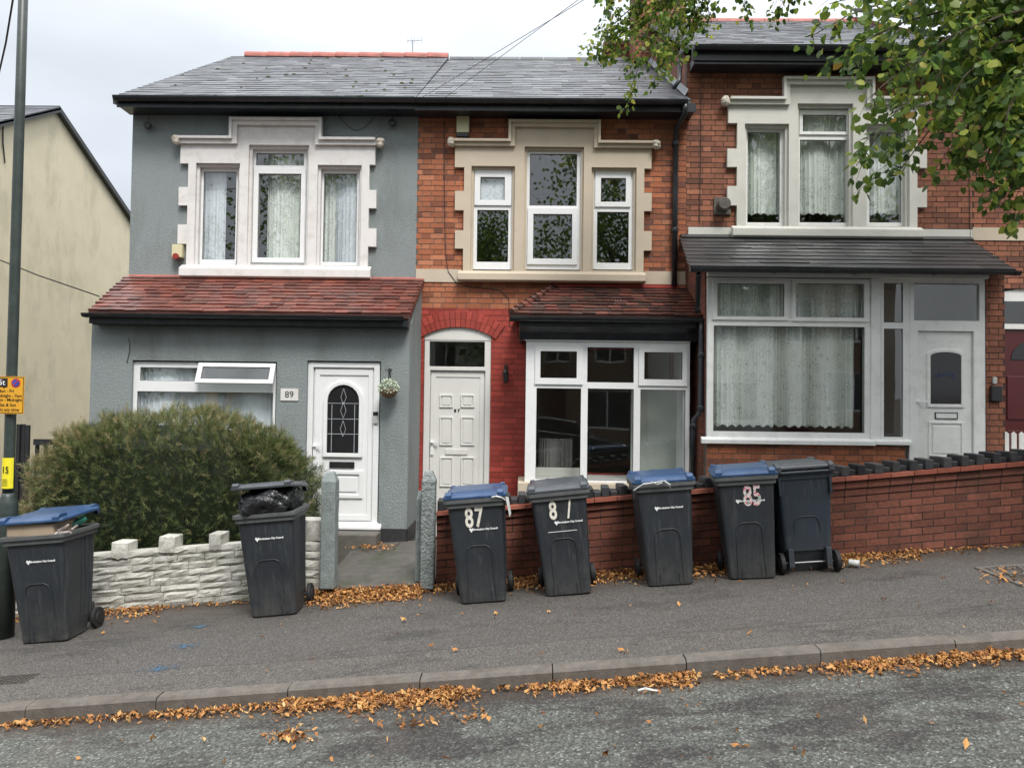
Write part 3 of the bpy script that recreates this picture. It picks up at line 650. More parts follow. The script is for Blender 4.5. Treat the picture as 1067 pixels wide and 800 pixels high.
# ================================================================== house 89 (grey render)
gx = (XL+X97)/2
H89 = thing('rendered_house', 'grey rendered end house with white arched-glass door and red tiled lean-to', 'house', (gx, YW, SL*gx))
zb = -1.2
hole_up9 = R(203, 151, 376, 277, YW)
mb = MB(); mb.plate([(XL, X97, zb, ze97+.02)], [hole_up9], YW, YW+.12); mb.build('wall', M['render_grey'], H89)
shell(H89, XL, X97-.003, ze97, M['render_grey'], zb)
xl9, xr9 = P(93.5, 420, YE).x, P(426, 420, YE).x
xl9 = XL+.0; print('ext', P(93.5, 420, YE).x, XL, xr9, X97)
win9 = R(137, 376, 288, 452, YE); dr9 = R(318.5, 376, 395.5, 551, YE)
zt9 = P(260, 335, YE).z
mb = MB(); mb.plate([(P(93.5, 420, YE).x, xr9, zb, zt9)], [win9, dr9], YE, YE+.12)
mb.box(P(93.5, 420, YE).x, P(93.5, 420, YE).x+.1, YE+.121, YW-.001, zb, zt9); mb.box(xr9-.1, xr9, YE+.121, YW-.001, zb, zt9)
topz = P(280, 290, YW).z
for xa_ in (P(93.5, 420, YE).x, xr9-.1): mb.prismx([(YE+.12, zt9+.001), (YW-.001, zt9+.001), (YW-.001, topz-.1)], xa_, xa_+.1)
mb.build('porch_wall', M['render_grey'], H89)
mb = MB(); pr = R(394, 549, 433, 566, YE); mb.box(dr9[1]+.02, xr9+.01, YE-.02, YE-.002, pr[2], pr[3]-.02); mb.box(xr9+.002, xr9+.02, YE-.02, YW-.002, pr[2], pr[3]-.02); mb.box(dr9[0], dr9[1]+.02, YE-.06, YE-.002, pr[2]-.2, pr[3]-.035)
mb.build('plinth', M['plinth_black'], H89)
mb = MB(); st = R(345, 556, 393, 572, 9.35); mb.box(dr9[0]-.1, st[1], 9.3, YE-.061, st[2]-.25, st[3]); mb.build('door_step', M['concrete'], H89, bevel=.015)
# roof: slates + ridge
slates(H89, (XL-.12, X97), (XL-.12, X97), (EY, ze97), (RY, zr97), .28, .19, .006, M['slate'])
slates_back = MB(); slates_back.prismx([(RY, zr97), (BACK+.2, ze97), (BACK+.2, ze97-.06), (RY, zr97-.06)], XL-.12, X97); slates_back.build('rear_roof', M['slate'], H89)
mb = MB(); x = P(257, 55, RY).x
while x < X97-.02:
    x1_ = min(x+.44, X97); mb.loft([[(xx, RY+.13*math.cos(a), zr97-.05+dz2+.13*math.sin(a)) for a in [math.pi*k/8 for k in range(9)]]+[(xx, RY-.10, zr97-.06), (xx, RY+.10, zr97-.06)] for xx, dz2 in ((x, .012), (x1_-.03, .0), (x1_-.005, .0))], wobble()); x += .44
mb.build('ridge_tile', M['red_ridge'], H89)
mb = MB()
for _ in range(34):
    t = random.random()**1.3; xx = random.uniform(XL, X97-.1); yy = EY+(RY-EY)*t; z_ = ze97+(zr97-ze97)*t+.02; r_ = random.uniform(.02, .055)
    mb.lathe((xx, yy, z_-.002), [(r_*.8, -.03), (r_*.7, .0), (r_*.3, .01)], 7)
tag(mb.build('moss', M['moss'], H89), kind='stuff')
mb = MB(); mb.box(XL-.04, X97-.001, EY+.02, YW-.001, ze97-.13, ze97-.07); mb.box(XL-.06, X97-.001, EY-.005, EY+.019, ze97-.14, ze97-.04); mb.build('fascia', M['fascia_black'], H89)
mb = MB(); mb.prismx([(EY-.01, ze97-.035), (YW+.3, ze97+.10), (YW+.3, ze97+.02), (EY-.01, ze97-.10)], XL-.11, XL-.05); mb.build('verge_board', M['fascia_black'], H89)
gutter(H89, P(119, 96, EY-.07).x, X97+.02, EY-.065, ze97-.02, .06)
# lean-to roof
ez9 = P(260, 326, 9.45).z
lx0, lx1 = P(92, 326, 9.45).x, xr9+.03
slates(H89, (lx0, lx1), (XL-.05, lx1), (9.45, ez9), (YW-.01, topz), .165, .128, .012, M['clay_tile'], 'porch_roof')
mb = MB(); mb.box(lx0-.0, lx1-.03, 9.47, 9.50, ez9-.15, ez9-.025); mb.box(lx0+.02, lx1-.04, 9.501, YE-.001, ez9-.16, ez9-.12); mb.build('porch_fascia', M['fascia_black'], H89)
gutter(H89, P(86, 329, 9.40).x, lx1-.08, 9.405, ez9-.03, .05, 'porch_gutter')
mb = MB(); mb.prismx([(YW-.03, topz+.0), (YW-.001, topz+.035), (YW-.001, topz-.03), (YW-.05, topz-.03)], XL, lx1); mb.build('lead_flashing', M['red_ridge'], H89)
# first floor window with surround
h1, h2 = hood(186, 241, 336.5, 392, 143.5, 124.5)
spec9 = dict(rects=[(188, 149, 391, 171), (247, 131, 331, 151), (195, 170, 384, 278), (186, 195, 196, 214), (185, 234, 196, 254), (383, 198, 392, 217), (383, 238, 392, 257)],
             holes=[(203, 170, 249, 276), (258, 151, 321, 276), (330, 172, 376, 277)], hood=h1, hood2=h2, sill=(187, 276, 386, 290), finials=[(184, 146, 10), (396, 149, 10)])
surround(H89, YW, M['surround_white'], spec9)
curt9 = []
for outer, gl, sash in (((206, 173, 247, 277), [(211.5, 179, 245.5, 270.5)], ()), ((261.5, 154, 319, 276), [(267, 160, 316.5, 172.5), (269, 181.5, 313.5, 269)], [(264, 176, 318, 274)]), ((333, 175, 374, 277), [(337, 181, 371.5, 273)], ())):
    wn, o_, gs = window(H89, YW+.06, outer, gl, gm='glass_up', sashes=sash)
    curt9.append((wn, o_))
wn, o_ = curt9[0]; curtain(wn, o_[0]+.05, o_[0]+.36, o_[2], o_[3], YW+.16, M['curtain_white'], 4, .03); 
wn, o_ = curt9[1]; curtain(wn, o_[0]+.2, o_[1]-.1, o_[2], o_[3], YW+.2, M['lace'], 6, .03)
wn, o_ = curt9[2]; curtain(wn, o_[0]+.22, o_[1], o_[2], o_[3], YW+.16, M['curtain_white'], 4, .03)
wn, o_ = curt9[2]; curtain(wn, o_[0]-.1, o_[0]+.25, o_[2], o_[3], YW+.22, M['lace'], 4, .03)
room(H89, XL+.2, X97-.2, YW+.13, YW+3.5, topz+.1, ze97-.25, M['interior'])
# ground window
wn, o_, gs = window(H89, YE+.04, (138.5, 377.5, 287, 450), [(146, 383, 206, 397), (214, 383, 283, 397), (142.5, 408.5, 284, 446)], sill=(136, 449, 290, 456))
a = R(208, 379, 288, 402, YE+.02); mb = MB(); rt = Matrix.Rotation(rad(-24), 3, 'X'); cz_ = a[3]
sv = MB(); sv.plate([a], [(a[0]+.06, a[1]-.06, a[2]+.055, a[3]-.055)], YE-.02, YE+.02)
sv.v = [tuple(Vector((v[0], YE, cz_))+rt@(Vector(v)-Vector((v[0], YE, cz_)))) for v in sv.v]; sv.build('open_sash', M['upvc'], wn, bevel=.005)
sv = MB(); sv.box(a[0]+.06, a[1]-.06, YE-.002, YE+.002, a[2]+.055, a[3]-.055); sv.v = [tuple(Vector((v[0], YE, cz_))+rt@(Vector(v)-Vector((v[0], YE, cz_)))) for v in sv.v]; sv.build('sash_pane', M['glass_obscure'], wn)
curtain(wn, o_[0]+.03, o_[1]-.03, o_[2], o_[3], YE+.14, M['curtain_white'], 15, .028)
room(H89, P(93.5, 420, YE).x+.12, xr9-.12, YE+.13, YW+2.5, win9[2]-.9, zt9-.02, M['interior'])
# front door
def door(root, Y, frame, leaf, mat, name='front_door', thr=None):
    fo = R(*frame, Y); lf = R(*leaf, Y); mb = MB(); mb.plate([fo], [lf], Y, Y+.07); fr = mb.build('door_frame', mat, root, bevel=.005)
    return fr, fo, lf
def arch(cx, hw, z0, z1, rise, n=10):
    """polygon with a flat foot and an arched head of the given rise"""
    pts = [(cx-hw, z0), (cx+hw, z0)]
    for k in range(n+1):
        a = math.pi*k/n; pts.append((cx+hw*math.cos(a), z1-rise+rise*math.sin(a)))
    return pts
def ring(mb, po, pi, y0, y1):
    n = len(po); vs = [(x, y0, z) for x, z in po]+[(x, y0, z) for x, z in pi]+[(x, y1, z) for x, z in po]+[(x, y1, z) for x, z in pi]
    fs = []
    for i in range(n):
        j = (i+1) % n; fs += [(i, j, n+j, n+i), (2*n+i, i+0, n+i, 3*n+i)[:0] or (n+i, n+j, 3*n+j, 3*n+i), (i, 2*n+i, 2*n+j, j)]
    mb.add(vs, fs)
fr, fo, lf = door(H89, YE+.03, (319.5, 377.5, 394.5, 547), (325, 383, 388.5, 545), M['upvc'])
mb = MB(); mb.box(lf[0]+.003, lf[1]-.003, YE+.065, YE+.11, lf[2], lf[3]-.003)
pl_ = R(332.5, 391, 383, 536, YE+.06); mb.plate([(lf[0]+.02, lf[1]-.02, lf[2]+.03, lf[3]-.02)], [pl_], YE+.05, YE+.0645)
ag = R(341, 401, 374, 472, YE+.05); cx_ = (ag[0]+ag[1])/2; hw_ = (ag[1]-ag[0])/2
ring(mb, arch(cx_, hw_+.05, ag[2]-.05, ag[3]+.05, hw_+.05), arch(cx_, hw_, ag[2], ag[3], hw_), YE+.035, YE+.064)
lp = R(343, 490, 378, 519, YE+.05); mb.plate([lp], [(lp[0]+.05, lp[1]-.05, lp[2]+.05, lp[3]-.05)], YE+.045, YE+.064); mb.box(lp[0]+.08, lp[1]-.08, YE+.052, YE+.064, lp[2]+.08, lp[3]-.08)
dd = mb.build('front_door', M['upvc'], H89, bevel=.006)
mb = MB(); mb.prism(arch(cx_, hw_-.001, ag[2]+.001, ag[3]-.001, hw_-.001), YE+.056, YE+.062); mb.build('door_glass', M['car_glass'], dd)
mb = MB()
for zz in (.28, .5, .73): z_ = ag[2]+(ag[3]-ag[2])*zz; mb.box(ag[0]+.004, ag[1]-.004, YE+.051, YE+.055, z_-.003, z_+.003)
for xx in (-.72, .72): mb.box(cx_+hw_*xx-.003, cx_+hw_*xx+.003, YE+.051, YE+.055, ag[2]+.01, ag[3]-.25)
for zc in (.35, .62, .82):
    z_ = ag[2]+(ag[3]-ag[2])*zc
    for sx_ in (-1, 1):
        mb.tube([(cx_+sx_*.0, YE+.053, z_+.11), (cx_+sx_*.035, YE+.053, z_), (cx_, YE+.053, z_-.09)], .003, 4)
mb.build('leading', M['lead'], dd)
mb = MB(); q = R(343, 481, 369, 487.5, YE+.04); mb.box(q[0], q[1], YE+.045, YE+.063, q[2], q[3]); mb.build('letterbox', M['black_paint'], dd, bevel=.004)
mb = MB(); q = R(324.5, 462, 327.5, 476, YE+.04); mb.box(q[0]+.02, q[1]+.02, YE+.03, YE+.048, q[2], q[3]); mb.box(q[0]+.02, q[0]+.12, YE+.005, YE+.02, q[3]-.04, q[3]-.02); mb.box(q[0]+.025, q[0]+.045, YE+.02, YE+.03, q[3]-.04, q[3]-.02); mb.build('door_handle', M['upvc'], dd, bevel=.003)
mb = MB(); q = R(321, 544, 397, 551, YE-.02); mb.prismx([(YE-.06, q[2]), (YE-.06, q[2]+.03), (YE+.028, q[3]), (YE+.028, q[2])], q[0], q[1]); mb.build('threshold', M['upvc'], fr, bevel=.004)
mb = MB(); q = R(388.5, 429, 393.5, 441, YE+.0); mb.box(q[0], q[1], YE+.005, YE+.029, q[2], q[3]-.05); mb.cm = 1; mb.box(q[0], q[1], YE+.003, YE+.029, q[3]-.0495, q[3]); mb.build('doorbell', [M['white_plastic'], M['black_paint']], fr, bevel=.003)
# number plate, alarm box, hooks, cable
q = R(292.5, 405, 311, 417.5, YE); mb = MB(); mb.box(q[0], q[1], YE-.012, YE-.001, q[2], q[3]); pl9 = mb.build('number_plate', M['surround_white'], H89, bevel=.003)
text('house_number', '89', .115, ((q[0]+q[1])/2, YE-.0135, (q[2]+q[3])/2), M['ink'], pl9, bold=.0)
q = R(181.5, 256, 192, 272, YW-.02); mb = MB(); mb.box(q[0], q[1], YW-.10, YW-.001, q[2]+.04, q[3]); mb.cm = 1; mb.lathe(((q[0]+q[1])/2-.01, YW-.10, q[2]+.05), [(.045, -.02), (.045, .02), (.03, .05)], 12, 'y'); mb.build('alarm_box', [M['cream_box'], M['alarm_red']], H89, bevel=.006)
for hx, hy in ((155, 132), (409, 129)):
    c = P(hx, hy, YW-.05); mb = MB(); mb.tube([c+Vector((0, 0, .26)), c+Vector((0, -.01, .02))], .004, 5); mb.lathe(c-Vector((0, .02, 0)), [(.02, -.035), (.05, -.03), (.055, 0), (.03, .04)], 10, 'y'); mb.box(c.x-.01, c.x+.01, c.y, YW-.001, c.z-.01, c.z+.01); mb.build('line_hook', M['black_paint'], H89)
mb = MB(); pts = [P(352+i*5.0, 120+16*math.sin(math.pi*i/8), YW-.012) for i in range(9)]; mb.tube(pts, .004, 5); mb.build('wall_cable', M['cable'], H89); mb = MB()
pts = [P(134, 352-20*0+0*i, YE-.01)+Vector((.02*math.sin(i), 0, -i*.08)) for i in range(5)]; mb.tube(pts, .004, 5); mb.build('wall_cable', M['cable'], H89)
# tv aerial behind the ridge
mb = MB(); a0 = P(430, 58, RY+1.2); a1 = P(430, 42, RY+1.2); mb.tube([a0-Vector((0, 0, .6)), a1], .012, 6); mb.tube([a1+Vector((-.12, 0, -.02)), a1+Vector((.2, 0, .0))], .008, 5)
for i in range(5): c = a1+Vector((-.1+i*.07, 0, -.02+.005*i)); mb.tube([c+Vector((0, 0, -.07)), c+Vector((0, 0, .07))], .005, 4)
mb.build('tv_aerial', M['steel'], H89)
# ================================================================== house 87
gx = (X97+X75)/2
H87 = thing('brick_house', 'orange brick house with red painted porch wall and white six-pane bay window', 'house', (gx, YW, SL*gx))
zbr = P(570, 322, YW).z                                # top of the red paint
up7 = [R(474, 153, 679, 175, YW), R(483, 134, 671, 283, YW)]
tone7 = lambda x, z: min(1, max(0, random.gauss(.62, .2) if random.random() > (.05 if x < 1.2 else .3) else random.uniform(0, .25)))
wdoor = R(440.5, 352, 510.5, 560, YW); bayh = R(556, 362, 712, 497, YW)
bayh = (P(552, 400, YB7).x+.05, P(714, 400, YB7).x-.05, P(630, 500, YB7).z+.02, P(630, 358, YB7).z-.02)
o7 = R(485, 154, 670, 284, YW)
wh7 = [(o7[0], o7[1], o7[2]+.02, o7[3])]
bricks(H87, [(X97, X75, zbr, ze97+.02)], wh7, YW, M['brick_orange'], M['mortar'], tonef=tone7)
dcx = (wdoor[0]+wdoor[1])/2; archr = .10
zarch = P(475, 341, YW).z
bricks(H87, [(X97, X75, zb, zbr-.003)], [(wdoor[0], wdoor[1], zb-.1, zarch), bayh], YW, M['brick_red_paint'], M['mortar_red'], name='porch_wall', face=.003)
# arch of red bricks over the door
mb = MB(); R_ = .95; n_ = 17; cz_ = zarch-R_
half = math.asin(min(.99, (wdoor[1]-wdoor[0])/2/R_))*1.15
for ro, ri in ((R_+.115, R_+.003), (R_+.228, R_+.118)):
    for k in range(n_):
        a0_, a1_ = -half+2*half*k/n_+.003, -half+2*half*(k+1)/n_-.003
        mb.prism([(dcx+r_*math.sin(a), cz_+r_*math.cos(a)) for r_, a in ((ri, a0_), (ri, a1_), (ro, a1_), (ro, a0_))], YW-.022, YW-.004, wobble())
mb.build('door_arch', M['brick_red_paint'], H87)
mb = MB(); pts = []
for k in range(13):
    a = (-half+2*half*k/12)/1.15; pts.append((dcx+R_*math.sin(a), cz_+R_*math.cos(a)))
mb.prism(pts+[(wdoor[1]-.001, wdoor[3]-.03), (wdoor[0]+.001, wdoor[3]-.03)], YW+.012, YW+.10); mb.build('arch_infill', M['door_cream'], H87)
shell(H87, X97+.003, X75-.003, ze97, M['brick_side'], zb)
# cream string course
bz = R(435, 280.5, 480, 294, YW); mb = MB(); mb.box(X97+.004, P(481, 287, YW).x, YW-.014, YW-.007, bz[2], bz[3]); mb.build('string_course', M['surround_cream'], H87); mb = MB(); mb.box(P(671, 287, YW).x, X75-.004, YW-.014, YW-.007, bz[2], bz[3]); mb.build('string_course', M['surround_cream'], H87)
h1, h2 = hood(473, 530, 625.5, 680, 146.5, 127, 6.5, 148.5)
spec7 = dict(rects=[(474, 152, 679, 175), (536, 133, 619, 153), (483, 174, 671, 284), (474, 199, 484, 219), (474, 240, 484, 259), (670, 201, 679, 220), (670, 241, 679, 261)],
             holes=[(490.5, 173, 536, 282), (546, 153, 608, 282), (616, 174.5, 663, 282)], hood=h1, hood2=h2, sill=(477, 282, 673, 294), finials=[(470, 148, 10), (684, 151, 10)])
surround(H87, YW, M['surround_cream'], spec7)
rm = []
for outer, gl, sash in (((492, 175, 536, 281), [(500.5, 185, 526, 209), (497, 219, 529.5, 273)], [(494.5, 177, 533, 214.5)]),
                        ((547.5, 155, 607, 281), [(552, 160.5, 601, 214.5), (555.5, 223.5, 596, 270)], [(549.5, 217, 601.5, 276)]),
                        ((617.5, 176.5, 661.5, 281), [(626, 186, 652, 211), (622, 221, 655, 274)], [(620, 178.5, 657, 216)])):
    rm.append(window(H87, YW+.03, outer, gl, gm='glass_up', sashes=sash))
wn, o_, gs = rm[0]; mb = MB(); mb.box(gs[0][0], gs[0][1], YW+.075, YW+.08, gs[0][2], gs[0][3]); mb.build('obscure_pane', M['curtain_white'], wn)
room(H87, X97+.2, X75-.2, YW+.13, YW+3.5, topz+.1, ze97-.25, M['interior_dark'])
slates(H87, (X97+.01, X75-.01), (X97+.01, X75-.01), (EY, ze97), (RY, zr97-.04), .30, .20, .006, M['slate'])
mb = MB(); mb.prismx([(RY, zr97-.04), (BACK+.2, ze97), (BACK+.2, ze97-.06), (RY, zr97-.1)], X97+.01, X75-.01); mb.build('rear_roof', M['slate'], H87)
mb = MB(); x = X97+.03
while x < X75-.1:
    mb.loft([[(xx, RY+.10*math.cos(a), zr97-.08+.09*math.sin(a)) for a in [math.pi*k/8 for k in range(9)]] for xx in (x, min(x+.44, X75))], wobble()); x += .45
mb.build('ridge_tile', M['slate'], H87)
mb = MB(); mb.box(X97+.002, X75+.04, EY+.02, YW-.012, ze97-.15, ze97-.08); mb.box(X97+.002, X75+.06, EY-.005, EY+.019, ze97-.16, ze97-.04); mb.build('fascia', M['fascia_black'], H87)
gutter(H87, X97+.025, P(716, 104, EY-.07).x, EY-.065, ze97-.025, .06)
# front door 87
fr, fo, lf = door(H87, YW+.02, (441, 350.5, 510.5, 560), (447, 386, 504.5, 560), M['door_cream'])
tg = R(447.5, 356, 505, 382, YW+.02)
fr2 = MB(); bpy.data.objects.remove(fr)
fr2.plate([fo], [lf, tg], YW+.02, YW+.09); fr = fr2.build('door_frame', M['door_cream'], H87, bevel=.005)
mb = MB(); mb.box(tg[0], tg[1], YW+.04, YW+.045, tg[2], tg[3]); mb.build('transom_pane', M['glass'], fr)
mb = MB(); mb.box(lf[0]+.003, lf[1]-.003, YW+.06, YW+.10, lf[2], lf[3]-.003)
for a in ((458, 411, 472, 424.5), (480, 411, 494.5, 424.5), (458, 434, 472, 464), (480, 434, 494.5, 464), (458, 476, 472, 507), (480, 476, 494.5, 507), (458, 519, 472, 545), (480, 519, 494.5, 545)):
    q = R(*a, YW+.05); mb.plate([q], [(q[0]+.022, q[1]-.022, q[2]+.022, q[3]-.022)], YW+.043, YW+.059); mb.box(q[0]+.035, q[1]-.035, YW+.05, YW+.0595, q[2]+.035, q[3]-.035)
q = R(448, 388, 503, 560, YW+.05); qi = R(453, 393, 499, 560, YW+.05); mb.plate([(q[0], q[1], q[2], q[3])], [(qi[0], qi[1], qi[2]-.1, qi[3])], YW+.05, YW+.0595)
dd = mb.build('front_door', M['door_cream'], H87, bevel=.005)
q = R(464, 468, 487, 473.5, YW+.05); mb = MB(); mb.box(q[0], q[1], YW+.045, YW+.0585, q[2], q[3]); mb.build('letterbox', M['door_cream'], dd, bevel=.004)
c = P(476, 428, YW+.05); text('door_number', '8 7', .062, (c.x, YW+.0575, c.z), M['ink'], dd, bold=.003)
q = R(448.5, 459, 451.5, 474, YW+.04); mb = MB(); mb.box(q[0], q[1], YW+.03, YW+.049, q[2], q[3]); mb.box(q[0], q[0]+.11, YW+.0, YW+.018, q[3]-.03, q[3]-.01); mb.box(q[0]+.005, q[0]+.025, YW+.018, YW+.03, q[3]-.03, q[3]-.01); mb.build('door_handle', M['upvc_old'], dd, bevel=.003)
room(H87, X97+.15, X75-.15, YW+.13, YW+3.6, zb+.6, zbr-.05, M['interior'])
# wall lantern, alarm box
c = P(527, 392, YW-.05); mb = MB(); mb.tube([(c.x, YW-.001, c.z+.12), (c.x, c.y-.03, c.z+.15), (c.x, c.y-.05, c.z+.08)], .008, 6); mb.lathe((c.x, c.y-.05, c.z-.07), [(.012, -.03), (.03, .0), (.045, .11), (.05, .12), (.02, .16)], 8); mb.box(c.x-.025, c.x+.025, YW-.014, YW-.002, c.z-.06, c.z+.16); mb.build('wall_lantern', M['black_paint'], H87)
q = R(476, 117.5, 489, 139, YW-.05); mb = MB(); mb.box(q[0], q[1], YW-.09, YW-.008, q[2], q[3]); mb.cm = 1; mb.box(q[0]+.005, q[1]-.005, YW-.085, YW-.009, q[2]-.06, q[2]-.001); mb.build('alarm_box', [M['cream_box'], M['black_paint']], H87, bevel=.006)
mb = MB(); mb.tube([P(463, 120, YW-.012), P(463, 200, YW-.012), P(464, 262, YW-.012), P(467, 283, YW-.02), P(475, 294, YW-.02), P(490, 299, YW-.012), P(520, 302, YW-.012), P(530, 311, YW-.012), P(531, 338, YW-.012), P(537, 345, YW-.03)], .0045, 5); mb.build('wall_cable', M['cable'], H87)
# bay 87
wn, o_, gs = window(H87, YB7, (547.5, 356, 718.5, 503), [(563, 366, 601, 394), (612, 362, 660.5, 398.5), (671, 367, 711, 395.5), (558.5, 404.5, 605, 499), (612, 405, 660, 500.5), (667, 406, 714, 501)],
                    sashes=[(557.5, 361, 607.5, 400.5), (665.5, 362, 716, 402)], name='bay_window', depth=.07)
bx0, bx1 = o_[0], o_[1]
mb = MB(); q = R(547, 353, 719, 357.5, YB7); mb.box(q[0], q[1], YB7-.03, YB7+.06, o_[3]+.001, o_[3]+.06); mb.build('bay_head', M['upvc'], wn, bevel=.004)
for a in ((bx0, bx0+.07), (bx1-.07, bx1)): mb = MB(); mb.box(a[0], a[1], YB7+.071, YW-.01, o_[2], o_[3]+.06); mb.build('bay_side', M['upvc'], wn)
q = R(541, 505, 722, 517, YB7-.05); mb = MB(); mb.box(q[0]-.02, q[1]+.02, YB7-.06, YW-.006, q[2]-.02, o_[2]-.002); mb.build('bay_sill', M['surround_cream'], H87, bevel=.012)
bricks(H87, [(bx0, bx1, zb, q[2]-.022)], [], YB7, M['brick_red_paint'], M['mortar_red'], name='bay_wall', face=.003)
mb = MB(); mb.box(bx0+.075, bx1-.075, YB7+.075, YW+.12, o_[2]-.03, o_[2]+.035); mb.build('window_board', M['door_cream'], wn)
mb = MB(); q = R(558, 488, 605, 500, YB7+.4); mb.box(q[0], q[1], YB7+.35, YB7+.36, gs[3][2], gs[3][2]+.12); mb.build('window_board', M['interior'], wn)
curtain(wn, gs[3][0]+.05, gs[3][0]+.50, gs[3][2]-.1, gs[3][2]+.5, YB7+.5, M['interior_dark'], 7, .03)
mb = MB(); mb.box(gs[5][0]-.05, bx1+.2, YB7+.50, YB7+.53, gs[5][2]-.5, gs[5][3]+.02); mb.build('inner_wall', M['inner_plaster'], H87)
# bay roof (hipped at the left)
bayo = (P(737, 350, YB5).x, P(1047, 350, YB5).x); ez7 = P(632, 329, 9.72).z; tz7 = P(640, 301, YW).z
ex0, ex1 = P(533, 328, 9.72).x, bayo[0]-.004
slates(H87, (ex0, ex1), (P(577, 301, YW).x, bayo[0]-.004), (9.72, ez7), (YW-.01, tz7), .165, .118, .014, M['clay_tile_brown'], 'bay_roof')
mb = MB(); hx = P(577, 301, YW).x; rows = 9
for r in range(rows):
    f0, f1 = r/rows, (r+1.12)/rows; f1 = min(f1, 1)
    for k in range(6):
        pass
vs = [(ex0, 9.72, ez7+.01), (hx, YW-.01, tz7+.01), (ex0, YW-.01, ez7+.01)]
mb.add(vs, [(0, 1, 2)]); mb.build('bay_roof_hip', M['clay_tile_brown'], H87)
mb = MB(); n_ = 9
for k in range(n_):
    f = k/n_; a_ = Vector((ex0, 9.72, ez7)).lerp(Vector((hx, YW, tz7)), f); b_ = Vector((ex0, 9.72, ez7)).lerp(Vector((hx, YW, tz7)), min(1, f+1.25/n_))
    mb.tube([a_+Vector((0, 0, .03)), b_+Vector((0, 0, .015))], [.05, .038], 8, wobble())
mb.build('hip_tile', M['clay_tile_brown'], H87)
mb = MB(); q = R(570, 294, 716, 301, YW); mb.box(hx-.05, X75-.1, YW-.028, YW-.006, tz7-.01, tz7+.06); mb.build('bay_flashing', M['brick_red_paint'], H87)
mb = MB(); fz0 = P(630, 355, YB7).z
mb.prismx([(9.76, ez7-.02), (9.76, ez7-.14), (YB7-.08, ez7-.20), (YB7-.035, fz0+.0), (YB7+.2, fz0), (YB7+.2, ez7-.02)], ex0+.10, ex1-.01); mb.box(ex0+.10, ex0+.13, YB7+.201, YW-.01, fz0, ez7-.02); mb.build('bay_fascia', M['fascia_black'], H87, bevel=.008)
gutter(H87, ex0-.02, ex1+.0, 9.70, ez7-.03, .055, 'bay_gutter')
# downpipes 87
a = P(713, 106, EY-.03); mb = MB()
pts = [P(714, 106, EY-.065), P(714, 118, EY-.065), P(704.5, 133, YW-.06), P(703.5, 200, YW-.06), P(702.5, 298, YW-.06)]
pipe(H87, pts, .038, clips=[P(703.8, 150, YW-.06), P(703, 240, YW-.06)])
pts = [P(731, 333, 9.69), P(730.5, 345, 9.66), P(730, 428, 9.66), P(722.5, 438, 9.66), P(721.5, 520, 9.66)]
pipe(H87, pts, .033, clips=[P(730.5, 370, 9.66), P(722.2, 444, 9.66), P(730, 425, 9.66)])
# ================================================================== house 85
gx = (X75+X53)/2
H85 = thing('brick_house', 'taller brick house with net curtains under a dark slate porch roof', 'house', (gx, YW, SL*gx))
o5 = R(770, 109, 954, 238, YW)
topz5 = P(860, 249, YW).z
tone5 = lambda x, z: min(1, max(0, random.gauss(.55, .25)))
bayo = (P(737, 350, YB5).x, P(1047, 350, YB5).x)
bricks(H85, [(X75, X53, zb, ze5+.02)], [o5, (bayo[0]+.3, bayo[1]-.3, zb-.1, topz5-.55)], YW, M['brick_brown'], M['mortar_dark'], tonef=tone5)
shell(H85, X75+.003, X53-.003, ze5, M['brick_side'], zb)
mb = MB(); bz = R(717, 237, 763, 248, YW); mb.box(P(717, 240, YW).x, P(765, 240, YW).x, YW-.014, YW-.007, bz[2], bz[3]); mb.build('string_course', M['surround_stone'], H85); mb = MB(); mb.box(P(957, 240, YW).x, X53-.002, YW-.014, YW-.007, bz[2], bz[3]); mb.build('string_course', M['surround_stone'], H85)
h1, h2 = hood(760, 815, 909, 964, 103, 82.5, 7, 103)
spec5 = dict(rects=[(759, 108, 966, 129), (821, 89, 903, 110), (768, 128, 956, 237), (758, 155, 769, 174), (758, 194, 769, 214), (955, 156, 966, 175), (955, 196, 966, 216)],
             holes=[(776, 129, 822, 236), (831, 108, 889, 236), (902, 129, 948, 236)], hood=h1, hood2=h2, sill=(763, 235, 962, 248), finials=[(756, 105.5, 11), (968, 106, 11)])
surround(H85, YW, M['surround_stone'], spec5)
rm = []
for outer, gl, sash in (((776.5, 132, 821, 237), [(779, 138, 812.5, 232)], ()), ((831.5, 113, 888, 237), [(836, 120, 882, 138), (833.5, 146, 883, 232)], [(832.5, 115.5, 887, 141)]), ((902.5, 132, 947, 237), [(906, 138, 939, 232)], ())):
    rm.append(window(H85, YW+.07, outer, gl, gm='glass_up', mat=M['upvc_old'], sashes=sash))
for wn, o_, gs in rm:
    curtain(wn, o_[0]+.03, o_[1]-.03, o_[2]+.20, o_[3], YW+.19, M['lace'], 7, .04, .025)
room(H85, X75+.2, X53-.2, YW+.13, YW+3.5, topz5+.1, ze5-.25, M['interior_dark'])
slates(H85, (X75-.05, X53), (X75-.05, X53), (EY, ze5), (RY, zr5), .28, .19, .006, M['slate'])
mb = MB(); mb.prismx([(RY, zr5), (BACK+.2, ze5), (BACK+.2, ze5-.06), (RY, zr5-.06)], X75-.05, X53); mb.build('rear_roof', M['slate'], H85)
mb = MB(); x = X75
while x < X53-.05:
    mb.loft([[(xx, RY+.12*math.cos(a), zr5-.06+.11*math.sin(a)) for a in [math.pi*k/8 for k in range(9)]] for xx in (x, min(x+.44, X53))], wobble()); x += .45
mb.build('ridge_tile', M['red_ridge'], H85)
mb = MB(); mb.box(X75+.03, X53, EY+.02, YW-.012, ze5-.24, ze5-.12); mb.box(X75+.0, X53, EY-.005, EY+.019, ze5-.20, ze5-.04); mb.build('fascia', M['fascia_black'], H85)
